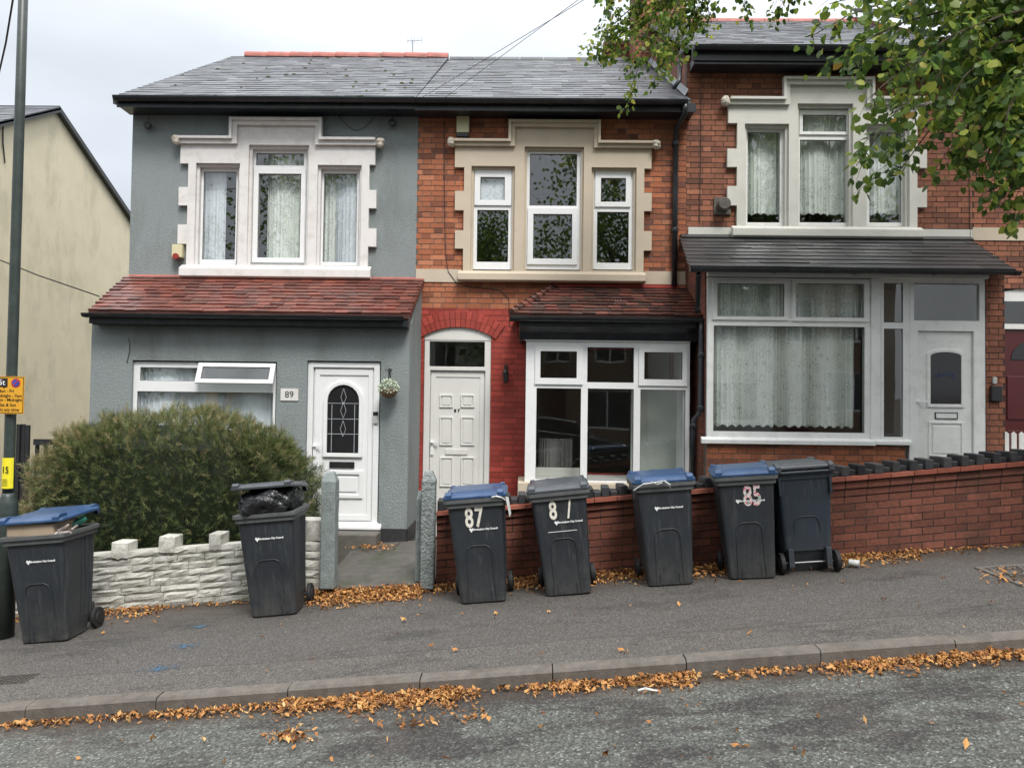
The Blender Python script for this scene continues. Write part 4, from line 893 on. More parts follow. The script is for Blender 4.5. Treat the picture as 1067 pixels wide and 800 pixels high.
gutter(H85, X75+.02, X53, EY-.065, ze5-.03, .06)
# flashing where 87's roof meets 85's wall, small downpipe
mb = MB(); u = Vector((0, RY-EY, zr97-ze97)).normalized()
for k in range(1, 22):
    f = k/22; y_ = EY+(RY-EY)*f; z_ = ze97+(zr97-ze97)*f
    mb.add([(X75-.055, y_, z_+.03), (X75-.055, y_+.2, z_+.03+.2*u.z/u.y), (X75-.004, y_+.2, z_+.12+.2*u.z/u.y), (X75-.004, y_, z_+.12), ], [(0, 1, 2, 3), (3, 2, 1, 0)])
mb.build('lead_flashing', M['lead'], H85)
pipe(H85, [P(712, 48, EY), P(709, 60, EY+.05), P(708, 84, EY+.05), P(702, 92, EY-.02)], .03)
# chimney stack
def stack(root, x0, x1, y0, y1, z0, z1, name='chimney'):
    mb = MB(); z = z0; k = 0
    mb.cm = 1; mb.box(x0+.006, x1-.006, y0+.006, y1-.006, z0, z1-.01); mb.cm = 0
    while z < z1-.02:
        for (fx, fy, ax, L_) in ((x0, y0, 0, x1-x0), (x0, y0, 1, y1-y0), (x1, y0, 1, y1-y0), (x0, y1, 0, x1-x0)):
            t = -(.11 if k % 2 else 0)
            while t < L_:
                a, b = max(t, 0)+.004, min(t+.22, L_)-.004
                if b-a > .03:
                    if ax == 0: mb.box(fx+a, fx+b, fy-.004 if fy == y0 else fy-.02, fy+.02 if fy == y0 else fy+.004, z, z+.065, wobble())
                    else: mb.box(fx-.004 if fx == x0 else fx-.02, fx+.02 if fx == x0 else fx+.004, fy+a, fy+b, z, z+.065, wobble())
                t += .225
        z += .075; k += 1
    mb.box(x0-.05, x1+.05, y0-.05, y1+.05, z1-.16, z1-.08, wobble()); mb.box(x0-.08, x1+.08, y0-.08, y1+.08, z1-.0795, z1, wobble())
    return mb.build(name, [M['brick_brown'], M['mortar_dark']], root)
cx0, cx1 = P(662, 10, 14.0).x, P(714, 10, 14.0).x
ch = stack(H85, cx0, cx1, 13.9, 14.8, zr97-.3, zr5+1.5)
stack(H85, P(634, 50, 14.7).x, cx0-.01, 14.82, 15.4, zr97-.6, P(634, 44, 14.8).z, 'chimney_shoulder')
mb = MB()
for k in range(3): mb.lathe((cx0+.18+k*.28, 14.35, zr5+1.5), [(.12, 0), (.10, .05), (.09, .34), (.11, .38), (.08, .40)], 14)
mb.build('chimney_pot', M['red_ridge'], ch, smooth=False)
mb = MB(); a0 = P(636, 62, 14.9); mb.tube([a0, P(636.5, 12, 14.9)], .014, 6); mb.build('aerial_mast', M['steel'], H85)
# boiler flue
q = R(743.5, 206, 761, 224, YW); mb = MB(); mb.box(q[0], q[1], YW-.03, YW-.006, q[2], q[3]); c = P(754, 213, YW-.1); mb.lathe((c.x, YW-.03, c.z), [(.075, -.14), (.085, -.135), (.085, -.03), (.08, 0)], 16, 'y'); mb.build('boiler_flue', M['kerbstone'], H85, bevel=.004)
mb = MB(); mb.tube([P(730.5, 46, YW-.012), P(730.5, 140, YW-.012), P(729, 234, YW-.012)], .0045, 5); mb.build('wall_cable', M['cable'], H85); mb = MB(); mb.tube([P(1010, 160, YW-.012), P(1011, 250, YW-.012)], .005, 5); mb.build('wall_cable', M['cable'], H85)
# bay of 85
ez5 = P(890, 280, 9.22).z
slates(H85, (P(719, 280, 9.22).x, P(1059, 280, 9.22).x), (P(709, 250, YW).x, P(1011, 252, YW).x), (9.22, ez5), (YW-.01, topz5), .6, .19, .008, M['slate_dark'], 'porch_roof')
mb = MB(); mb.prismx([(YW-.10, topz5-.01), (YW-.001, topz5+.055), (YW-.001, topz5-.03)], P(709, 250, YW).x, P(1011, 250, YW).x); mb.build('lead_flashing', M['slate_dark'], H85)
gx0, gx1 = P(719, 282, 9.17).x, P(1063, 282, 9.17).x
gutter(H85, gx0, gx1, 9.175, ez5-.02, .048, 'porch_gutter')
zh5 = P(880, 289.5, YB5).z
mb = MB(); mb.box(bayo[0], P(1029, 285, YB5).x, YB5-.03, YB5+.07, zh5+.001, ez5+.04); mb.build('porch_fascia', M['upvc_old'], H85, bevel=.005)
zs5 = P(830, 463, YB5).z; fx1 = P(944, 470, YB5).x
X737 = P(737, 380, YB5).x; X1028 = P(1027.5, 380, YB5).x
bricks(H85, [(bayo[0], fx1, zb, zs5-.01)], [], YB5, M['brick_orange'], M['mortar'], name='bay_wall', tonef=lambda x, z: min(1, max(0, random.gauss(.5, .22))))
bricks(H85, [(X1028+.002, bayo[1], zb, zh5+.05)], [], YB5, M['brick_brown'], M['mortar_dark'], name='pier', tonef=lambda x, z: random.uniform(.4, 1))
for a in (bayo[0]-.001, bayo[1]-.1):
    mb = MB(); mb.prismx([(YB5+.13, zb), (YW-.002, zb), (YW-.002, topz5-.06), (YB5+.13, ez5+.051)], a, a+.1); mb.build('bay_side_wall', M['brick_side'], H85)
pipe(H85, [P(728, 286, 9.2), P(727.5, 292, 9.35), P(727, 318, 9.4), P(726.5, 325, 9.5)], .033)
wn, o_, gs = window(H85, YB5+.01, (737, 290, 907, 459), [(747, 295.5, 817, 330), (829, 295.5, 900, 331), (743.5, 340, 901, 450)], mat=M['upvc_old'], sashes=[(742, 292, 821, 333.5), (825, 292, 905, 335)], sill=(731, 456, 912, 463), name='bay_window', depth=.06)
curtain(wn, gs[2][0]-.02, gs[2][1]-.08, gs[2][2]+.045, gs[2][3]+.05, YB5+.135, M['lace'], 21, .038, .035)
curtain(wn, gs[0][0]-.03, gs[1][1]+.03, gs[0][2]-.05, gs[0][3]+.05, YB5+.12, M['lace'], 30, .03)
mb = MB(); q = R(907.5, 290, 917.5, 462, YB5); mb.box(q[0], q[1], YB5-.01, YB5+.08, q[2], q[3]); mb.build('corner_post', M['upvc_old'], H85, bevel=.006)
wn, o_, gs = window(H85, YB5+.01, (918, 290, 947.5, 459), [(921, 295, 941, 336), (921, 342.5, 941, 455)], mat=M['upvc_old'], sill=(912.5, 457.5, 950, 463.5), name='side_light')
fo = R(948, 290, 1027.5, 520, YB5); lf = R(957, 345, 1015.5, 520, YB5); tg = R(953, 295, 1021, 334, YB5)
mb = MB(); mb.plate([fo], [lf, tg], YB5+.01, YB5+.08); fr = mb.build('door_frame', M['upvc_old'], H85, bevel=.005)
mb = MB(); mb.box(tg[0], tg[1], YB5+.04, YB5+.045, tg[2], tg[3]); mb.build('transom_pane', M['glass'], fr)
mb = MB(); Yd = YB5+.045; mb.box(lf[0]+.003, lf[1]-.003, Yd, Yd+.05, lf[2], lf[3]-.003)
ag = R(969, 367, 1001, 421, Yd); cx_ = (ag[0]+ag[1])/2; hw_ = (ag[1]-ag[0])/2
ring(mb, arch(cx_, hw_+.04, ag[2]-.04, ag[3]+.04, .07), arch(cx_, hw_, ag[2], ag[3], .05), Yd-.018, Yd-.0005)
lp = R(967, 439, 1004, 477, Yd); mb.plate([lp], [(lp[0]+.03, lp[1]-.03, lp[2]+.03, lp[3]-.03)], Yd-.014, Yd-.0005); mb.plate([(lp[0]+.055, lp[1]-.055, lp[2]+.055, lp[3]-.055)], [], Yd-.01, Yd-.0005)
dd = mb.build('front_door', M['upvc_old'], H85, bevel=.005)
mb = MB(); mb.prism(arch(cx_, hw_-.001, ag[2]+.001, ag[3]-.001, .05), Yd-.008, Yd-.003); mb.build('door_glass', M['car_glass'], dd)
mb = MB(); c0 = P(985, 391, Yd)
for dx_ in (-.1, -.06, 0, .06, .1): mb.lathe((c0.x+dx_, Yd-.0085, c0.z+.02*math.cos(dx_*20)), [(.0, -.003), (.028, -.003), (.028, .0), (.0, .0)], 9, 'y')
mb.build('glass_flower', M['flower_glass'], dd)
mb = MB(); q = R(974, 429.5, 997.5, 436.5, Yd); mb.plate([q], [(q[0]+.01, q[1]-.01, q[2]+.01, q[3]-.01)], Yd-.012, Yd-.0005); mb.cm = 1; mb.box(q[0]+.0105, q[1]-.0105, Yd-.008, Yd-.001, q[2]+.0105, q[3]-.0105); mb.build('letterbox', [M['gasket'], M['upvc_old']], dd)
mb = MB(); q = R(952, 416, 955.5, 432, Yd); mb.box(q[0]+.02, q[1]+.02, Yd-.02, Yd-.001, q[2], q[3]); mb.box(q[0]+.02, q[0]+.15, Yd-.06, Yd-.04, q[3]-.04, q[3]-.02); mb.box(q[0]+.025, q[0]+.045, Yd-.04, Yd-.02, q[3]-.04, q[3]-.02); mb.build('door_handle', M['upvc'], dd, bevel=.004)
q = R(1031, 402, 1042, 418, YB5); mb = MB(); mb.box(q[0], q[1], YB5-.05, YB5-.004, q[2], q[3]); mb.cm = 1; q2 = R(1033.5, 393, 1037.5, 400, YB5); mb.box(q2[0], q2[1], YB5-.03, YB5-.004, q2[2], q2[3]); mb.build('doorbell', [M['black_paint'], M['white_plastic']], H85, bevel=.006)
room(H85, bayo[0]+.12, bayo[1]-.12, YB5+.12, YW+3, zs5-.5, zh5+.02, M['interior'])
mb = MB(); mb.box(P(919, 400, YB5+.9).x, P(1030, 400, YB5+.9).x, YB5+.9, YB5+.95, zb, zh5); mb.build('inner_wall', M['interior'], H85)
# ================================================================== house 83
gx = X53+2
H83 = thing('brick_house', 'brick house at the right edge with dark red front door', 'house', (gx, YW, SL*gx))
d3 = (P(1045, 400, YW+.0).x+.12, P(1045, 400, YW).x+1.15, zb, P(1067, 297, YW).z+.08)
ag3 = X53+.25; d3 = (P(1040, 400, YW).x, P(1040, 400, YW).x+.98, zb, P(1060, 300, YW).z)
bricks(H83, [(X53+.002, XR, zb, ze5+.3)], [d3, (d3[1]+.6, d3[1]+1.9, d3[3]-2, d3[3]-.2), (d3[0]+.9, d3[0]+2.7, topz5+.2, topz5+1.6)], YW, M['brick_brown'], M['mortar_dark'], tonef=tone5)
shell(H83, X53+.003, XR, ze5+.25, M['brick_side'], zb)
mb = MB(); mb.box(X53+.003, XR, YW-.014, YW-.007, bz[2]-.02+.02, bz[3]+.03); mb.build('string_course', M['surround_cream'], H83)
mb = MB(); cxx = (d3[0]+d3[1])/2; zz = d3[3]
mb.prism([(d3[0], zz-.18), (d3[1], zz-.18)]+[(d3[1]-(d3[1]-d3[0])*k/8, zz-.07+.07*math.sin(math.pi*k/8)) for k in range(9)], YW+.03, YW+.09)
tz3 = P(1060, 340, YW+.05).z; mb.box(d3[0], d3[1], YW+.03, YW+.09, tz3-.04, tz3+.03); mb.box(d3[0], d3[0]+.05, YW+.03, YW+.09, zb, zz-.181); mb.box(d3[1]-.05, d3[1], YW+.03, YW+.09, zb, zz-.181); mb.build('door_frame', M['white_paint'], H83)
mb = MB(); mb.box(d3[0]+.05, d3[1]-.05, YW+.05, YW+.055, tz3+.03, zz-.18); mb.build('transom_pane', M['glass'], H83)
mb = MB(); q = (d3[0]+.053, d3[1]-.053, zb, tz3-.042); mb.box(q[0], q[1], YW+.06, YW+.10, q[2], q[3])
for a, b, c_, d_ in ((.1, .4, .15, .75), (.5, .8, .15, .75), (.1, .4, .9, 1.3), (.5, .8, .9, 1.3)): mb.box(q[0]+a, q[0]+b, YW+.045, YW+.0595, q[3]-d_-.5, q[3]-c_-.5)
dd = mb.build('front_door', M['red_door'], H83, bevel=.006)
mb = MB(); mb.prism([(cxx-.28, q[3]-.42), (cxx+.28, q[3]-.42)]+[(cxx+.28*math.cos(math.pi*k/10), q[3]-.42+.26*math.sin(math.pi*k/10)) for k in range(11)], YW+.05, YW+.058); mb.build('door_glass', M['car_glass'], dd)
wn, o_, gs = window(H83, YW+.06, (1160, 320, 1260, 440), [(1165, 326, 1207, 434), (1213, 326, 1255, 434)])
slates(H83, (X53+.01, XR), (X53+.01, XR), (EY, ze5+.25), (RY, zr5+.25), .28, .2, .006, M['slate'])
mb = MB(); mb.box(X53+.01, XR, EY, YW-.01, ze5-.05, ze5+.2); mb.build('fascia', M['fascia_black'], H83)
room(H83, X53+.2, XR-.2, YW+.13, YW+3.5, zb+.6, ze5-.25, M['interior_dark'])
# white picket gate of 83
G83 = thing('picket_fence', 'short white timber picket fence before the red door at right edge', 'fence', (P(1058, 480, 10.2).x, 10.2, P(1058, 480, 10.2).z-.1))
mb = MB(); pz0, pz1 = P(1057, 470, 10.2).z, P(1057, 452, 10.2).z
x0_ = P(1046, 470, 10.2).x
for k in range(10): mb.prism([(x0_+k*.1, pz0-.02), (x0_+k*.1+.07, pz0-.02), (x0_+k*.1+.07, pz1), (x0_+k*.1+.035, pz1+.03), (x0_+k*.1, pz1)], 10.2, 10.22)
mb.build('picket', M['white_paint'], G83, bevel=.003)
mb = MB(); mb.box(x0_-.06, x0_+1.1, 10.16, 10.26, pz0-.10, pz0-.021); mb.box(x0_-.05, x0_+.02, 10.17, 10.25, pz0-.8, pz0-.101); mb.build('rail', M['white_paint'], G83, bevel=.004)
# ================================================================== cream gable house, far left
HC = thing('cream_house', 'cream rendered gable wall of the house beyond the gap, slate verge', 'house', (-9.2, 15, -1))
XC = -9.0-.26
def C(px, py):
    d = ray(px, py); t = XC/d.x; return CAM+d*t
pk, bk, ft = C(57, 114), C(135, 229), C(2, 127)
sf = (pk.z-ft.z)/(pk.y-ft.y); sb = (pk.z-bk.z)/(bk.y-pk.y)
yf, yb = pk.y-3.9, pk.y+4.6
mb = MB(); mb.prismx([(yf, -2), (yb, -2), (yb, pk.z-sb*(yb-pk.y)), (pk.y, pk.z), (yf, pk.z-sf*(pk.y-yf))], XC-.25, XC); mb.box(XC-7, XC-.251, yf, yf+.2, -2, pk.z-sf*(pk.y-yf)); mb.build('wall', M['render_cream'], HC)
slates(HC, (XC-7, XC+.12), (XC-7, XC+.12), (yf-.3, pk.z-sf*(pk.y-yf+.3)+.04), (pk.y, pk.z+.04), .3, .2, .008, M['slate'])
mb = MB(); mb.prismx([(pk.y+.0, pk.z+.07), (yb+.2, pk.z-sb*(yb+.2-pk.y)+.07), (yb+.2, pk.z-sb*(yb+.2-pk.y)-.05), (pk.y, pk.z-.03)], XC-7, XC+.1); mb.build('rear_roof', M['slate_dark'], HC)
mb = MB(); mb.prismx([(yf-.3, pk.z-sf*(pk.y-yf+.3)+.03), (pk.y, pk.z+.03), (pk.y, pk.z-.06), (yf-.3, pk.z-sf*(pk.y-yf+.3)-.06)], XC+.001, XC+.12); mb.build('verge', M['slate_dark'], HC)
mb = MB(); z_ = C(5, 140)
mb.tube([C(2, 132)+Vector((.02, 0, 0)), C(2, 150)+Vector((.02, 0, 0)), C(4, 170)+Vector((.02, 0, 0))], .012, 5); mb.build('wall_cable', M['cable'], HC)
# side gate between the houses
SG = thing('side_gate', 'black timber side gate in the gap beside the cream wall', 'gate', tuple(P(30, 500, 9.9)))
mb = MB(); a = R(17.5, 442, 30, 492, 9.9); mb.box(a[0], a[0]+.045, 9.88, 10.0, a[2]-.9, a[3]); mb.build('post', M['black_paint'], SG)
for i in range(1, 3): mb = MB(); mb.box(a[0]+.05+(i-1)*.055, a[0]+.10+(i-1)*.055, 9.90, 9.93, a[2]-.9, a[3]-.01); mb.build('board', M['black_paint'], SG)
a = R(34, 458, 130, 500, 10.3); mb = MB(); mb.box(a[0], a[1], 10.3, 10.34, a[3]-.08, a[3])
k = 0
while a[0]+k*.12 < a[1]: mb.box(a[0]+k*.12, a[0]+k*.12+.04, 10.345, 10.38, a[2]-.9, a[3]-.001); k += 1
mb.build('panel', M['black_paint'], SG)
# ================================================================== front garden walls
# white rock-faced wall
xw0, xw1 = P(-20, 640, 7.95).x-.8, P(334, 610, 7.9).x
WW = thing('stone_wall', 'low white painted rock-faced stone wall in front of the bush', 'wall', ((xw0+xw1)/2, 8.0, SL*(xw0+xw1)/2))
mb = MB(); hgt = 0.68
x = xw0
def rock(mb, x0, x1, y0, y1, z0, z1, sh, tone, bulge=.02):
    nx_, nz3 = 5, 3; vs = []
    for j in range(nz3+1):
        for i in range(nx_+1):
            u_, v_ = i/nx_, j/nz3; e_ = min(u_, 1-u_, v_, 1-v_) > 0
            xx = x0+(x1-x0)*u_; vs.append((xx+random.uniform(-.003, .003), y0-(random.uniform(.3, 1.3)*bulge if e_ else random.uniform(0, .006)), z0+(z1-z0)*v_+sh*xx+random.uniform(-.004, .004)))
    b = len(vs)
    fs = [(j*(nx_+1)+i, j*(nx_+1)+i+1, (j+1)*(nx_+1)+i+1, (j+1)*(nx_+1)+i) for j in range(nz3) for i in range(nx_)]
    vs += [(x0, y1, z0+sh*x0), (x1, y1, z0+sh*x1), (x1, y1, z1+sh*x1), (x0, y1, z1+sh*x0)]
    n_ = nx_+1; top = [nz3*n_+i for i in range(n_)]; bot = list(range(n_)); lf_ = [j*n_ for j in range(nz3+1)]; rt_ = [j*n_+nx_ for j in range(nz3+1)]
    fs += [tuple(top)+(b+2, b+3), tuple(bot[::-1])+(b, b+1), tuple(lf_)+(b+3, b), tuple(rt_[::-1])+(b+1, b+2)]
    mb.add(vs, fs, tone)
hs = [.075, .075, .08, .07, .08, .075, .075, .075, .07]; z = -.04; r_ = 0
zw = z
for hh in hs:
    x = xw0-random.uniform(0, .3)
    while x < xw1:
        l_ = random.uniform(.2, .48); x1_ = min(x+l_, xw1)
        if x1_ > xw0 and x1_-max(x, xw0) > .03: rock(mb, max(x, xw0), x1_-.006, 7.93+random.uniform(0, .008), 8.10, zw, zw+hh-.006, SL, wobble(), .015)
        x += l_
    zw += hh
mb.build('stone_block', M['stone_white'], WW)
mb = MB(); mb.plate([(xw0, xw1-.005, -.3, zw-.01)], [], 7.955, 8.098, SL); mb.build('mortar', M['surround_stone'], WW)
mb = MB()
for (pa, pb, pt) in ((118, 135, 561), (167, 183, 555), (219, 232, 552), (68, 84, 566), (20, 36, 572)):
    xa_, xb_ = P(pa, 570, 7.95).x, P(pb, 570, 7.95).x; ht = P((pa+pb)/2, pt, 7.95).z
    rock(mb, xa_, xb_, 7.915, 8.12, ht-.20, ht-.035, 0, wobble(), .010)
xa_, xb_ = P(313, 570, 7.95).x, xw1-.0; zt_ = P(325, 541, 7.95).z
zc_ = zt_
for hh in (.22, .10, .09, .1, .09, .12):
    rock(mb, xa_, xb_, 7.90, 8.13, zc_-hh+.006, zc_, 0, wobble(), .015); zc_ -= hh
mb.build('merlon', M['stone_white'], WW, bevel=.006)
# gate posts
def post(x0, x1, y0, y1, z0, z1, mat, name, label, sl=0):
    t = thing(name, label, 'gate post', ((x0+x1)/2, (y0+y1)/2, z0)); n_ = 12; mb = MB(); rings = []
    for k in range(n_+1):
        f = k/n_; z_ = z0+(z1-z0)*f; sh = 1-.0*f
        if f > .93: sh = .9 if f < 1 else .5
        j = .004
        rings.append([(((x0+x1)/2+(a*(x1-x0)/2)*sh+random.uniform(-j, j)+sl*(z_-z0)), (y0+y1)/2+b*(y1-y0)/2*sh+random.uniform(-j, j), z_) for a, b in ((-1, -1), (-.3, -1.02), (.3, -1.02), (1, -1), (1.0, 0), (1, 1), (0, 1), (-1, 1), (-1, 0))])
    mb.loft(rings, (.5, .5)); mb.build('post_shaft', mat, t, bevel=.012); return t
a = R(336, 491, 351, 612, 7.82); post(a[0], a[1], 7.74, 7.9, a[2], a[3], M['post_grey'], 'gate_post', 'smooth grey painted gate post with rounded top beside white stone wall')
a = R(439.5, 490, 453.5, 612, 7.82); post(a[0], a[1], 7.74, 7.9, a[2], a[3], M['post_rough'], 'gate_post', 'rough pebbledashed grey gate post against the red brick garden wall')
a = R(433.5, 512, 439, 605, 7.95); post(a[0], a[1], 7.92, 8.02, a[2], a[3], M['post_grey'], 'gate_post', 'thin short grey strip post behind the rough pebbledashed gate post')
# red brick garden wall
xg0, xg1 = P(454, 600, 7.9).x, 9.0
BW = thing('garden_wall', 'low red brick garden wall with black stepped coping behind the bins', 'wall', (3, 8.0, .27))
YG = 7.90; s2 = .100
zt0 = P(700, 516, YG).z-s2*P(700, 516, YG).x           # underside of the coping at x=0
hb = 7*.078
gt = lambda x, z: min(1, max(0, random.gauss(.5, .2)))
bricks(BW, [(xg0, xg1, zt0-.16-9*.075, zt0-.16)], [], YG+.02, M['brick_garden'], M['mortar_dark'], thick=.2, shear=s2, bond='stretcher', tonef=gt)
bricks(BW, [(xg0, xg1, zt0-.158, zt0-.008-.075)], [], YG+.008, M['brick_garden'], M['mortar_dark'], name='corbel_course', thick=.22, shear=s2, bond='stretcher', tonef=lambda x, z: random.uniform(0, .5))
bricks(BW, [(xg0, xg1, zt0-.08, zt0-.006)], [], YG-.012, M['brick_garden'], M['mortar_dark'], name='corbel_course', thick=.24, shear=s2, bond='stretcher', tonef=lambda x, z: random.uniform(0, .6))
mb = MB(); x = xg0
while x < xg1:
    l_ = .23; vs = [(xx, yy, z_+s2*xx) for z_ in (zt0+.0, zt0+.045) for yy in (YG-.05, YG+.27) for xx in (x+.003, min(x+l_, xg1)-.003)]
    if random.random() > .02: mb.add(vs, [(0, 2, 3, 1), (4, 5, 7, 6), (0, 1, 5, 4), (2, 6, 7, 3), (0, 4, 6, 2), (1, 3, 7, 5)], wobble())
    x += l_
mb.build('creasing_course', M['creasing_tile'], BW, bevel=.004)
mb = MB(); x = xg0; k = 0
while x < xg1:
    wv = random.uniform(.078, .092)
    z0_ = zt0+.047+s2*x; tall = k % 2 == 0; rr = Matrix.Rotation(random.uniform(-.05, .05), 3, 'Z')
    hz = random.uniform(.10, .112) if tall else random.uniform(.05, .062)
    mb.box(x+.002, x+wv-.002, YG-.03+(0 if tall else .03)+random.uniform(-.006, .006), YG+.24, z0_-.03*0, z0_+hz, wobble(), rr); x += wv; k += 1
mb.build('coping', M['coping_black'], BW, bevel=.010)
# ================================================================== lamp post, signs
lb = G(7.5, 664); LY = lb.y; lb = Vector((P(6.0, 600, LY).x, LY, gz(P(6, 600, LY).x, LY)))
LP = thing('lamp_post', 'dark green steel lamp post at the left edge', 'street lamp', tuple(lb))
r1 = .048; zc_ = P(8, 520, LY).z
mb = MB(); mb.lathe((lb.x, lb.y, 0), [(.085, lb.z-.1), (.085, zc_-.06), (.078, zc_-.01), (.06, zc_+.03), (.052, zc_+.06)], 20); mb.build('base', M['lamp_green'], LP, smooth=True)
mb = MB(); mb.lathe((lb.x, lb.y, 0), [(r1+.002, zc_+.055), (r1, zc_+.4), (r1-.004, 4.5), (r1-.010, 7.5)], 18); mb.tube([(lb.x, lb.y, 7.45), (lb.x+.0, lb.y-.2, 7.75), (lb.x, lb.y-.9, 7.9)], .03, 10); mb.build('pole', M['lamp_green'], LP, smooth=True)
mb = MB(); mb.box(lb.x-.10, lb.x+.10, lb.y-1.35, lb.y-.85, 7.86, 7.96); mb.build('lantern', M['upvc_old'], LP, bevel=.03)
Ys = LY-.07
a = R(-22, 392, 25, 431, Ys); PS = thing('parking_sign', 'orange-yellow parking restriction sign with clearway roundel on the lamp post', 'sign', ((a[0]+a[1])/2, Ys, a[2]))
mb = MB(); mb.box(a[0], a[1], Ys, Ys+.004, a[2], a[3]); mb.cm = 1; mb.plate([(a[0]+.006, a[1]-.006, a[2]+.006, a[3]-.006)], [(a[0]+.011, a[1]-.011, a[2]+.011, a[3]-.011)], Ys-.0015, Ys-.0005); mb.build('sign_plate', [M['sign_yellow'], M['ink']], PS)
mb = MB(); mb.box(lb.x-.06, lb.x+.06, Ys+.005, Ys+.02, a[2]+.08, a[2]+.11); mb.box(lb.x-.06, lb.x+.06, Ys+.005, Ys+.02, a[3]-.11, a[3]-.08); mb.build('bracket', M['steel'], PS)
c = P(16.5, 399, Ys); mb = MB(); mb.lathe((c.x, Ys-.001, c.z), [(.0, -.001), (.043, -.001), (.043, .0005), (0, .0005)], 24, 'y'); rd = mb.build('roundel', M['sign_red'], PS)
mb = MB(); mb.lathe((c.x, Ys-.0025, c.z), [(.0, -.001), (.033, -.001), (.033, .0003), (0, .0003)], 24, 'y'); mb.build('roundel_centre', M['sign_blue'], rd)
mb = MB(); mb.box(c.x-.005, c.x+.005, Ys-.0055, Ys-.004, c.z-.036, c.z+.036, rot=Matrix.Rotation(rad(45), 3, 'Y')); mb.build('roundel_bar', M['sign_red'], rd)
q = R(-14, 394, 8, 403, Ys); mb = MB(); mb.box(q[0], q[1], Ys-.0025, Ys-.0008, q[2], q[3]); mb.box(q[0]+.01, q[0]+.03, Ys-.0025, Ys-.0008, q[2]-.008, q[2]-.0005); mb.box(q[1]-.04, q[1]-.02, Ys-.0025, Ys-.0008, q[2]-.008, q[2]-.0005); lo = mb.build('lorry_symbol', M['ink'], PS)
text('symbol_text', '7.5t', .075, ((q[0]+q[1])/2+.02, Ys-.0035, (q[2]+q[3])/2), M['white_paint'], lo, thick=.0005, bold=.001)
for i, tx in enumerate(('Mon - Fri', 'Midnight - 7am', '7pm - Midnight', 'Sat & Sun', 'At any time')):
    xr_ = (15, 23, 23, 17, 20)[i]; yy = (407.5, 412.5, 416.8, 422, 427)[i]; c = P(xr_, yy, Ys)
    me_w = .036*len(tx)*.5
    text('sign_text', tx, .041, (c.x-me_w/2+.0, Ys-.0012, c.z), M['ink'], PS, thick=.0004, bold=.0006)
a = R(2, 477, 14.2, 509, Ys+.02); NT = thing('notice', 'bright yellow notice wrapped round the lamp post', 'notice', (lb.x, LY, a[2]))
mb = MB(); seg = 14; vs = []
for k in range(seg+1):
    an = math.pi*(1.08+.84*k/seg)
    for z_ in (a[2], a[3]): vs.append((lb.x+(r1+.008)*math.cos(an), lb.y+(r1+.008)*math.sin(an), z_))
vs2 = [((v[0]-lb.x)*.97+lb.x, (v[1]-lb.y)*.97+lb.y, v[2]) for v in vs]; nn_ = len(vs)
mb.add(vs+vs2, [(2*k, 2*k+2, 2*k+3, 2*k+1) for k in range(seg)]+[(nn_+2*k+1, nn_+2*k+3, nn_+2*k+2, nn_+2*k) for k in range(seg)]); mb.build('notice_sheet', M['notice_yellow'], NT, smooth=True)
text('notice_text', '15', .085, (lb.x+.004, LY-r1-.012, (a[2]+a[3])/2+.03), M['ink'], NT, thick=.0005, bold=.001, sx=.8)
for k in range(4): mb = MB(); mb.box(lb.x-.028, lb.x+.028, LY-r1-.0125, LY-r1-.0115, a[2]+.03+k*.018, a[2]+.034+k*.018); mb.build('notice_line', M['ink'], NT)
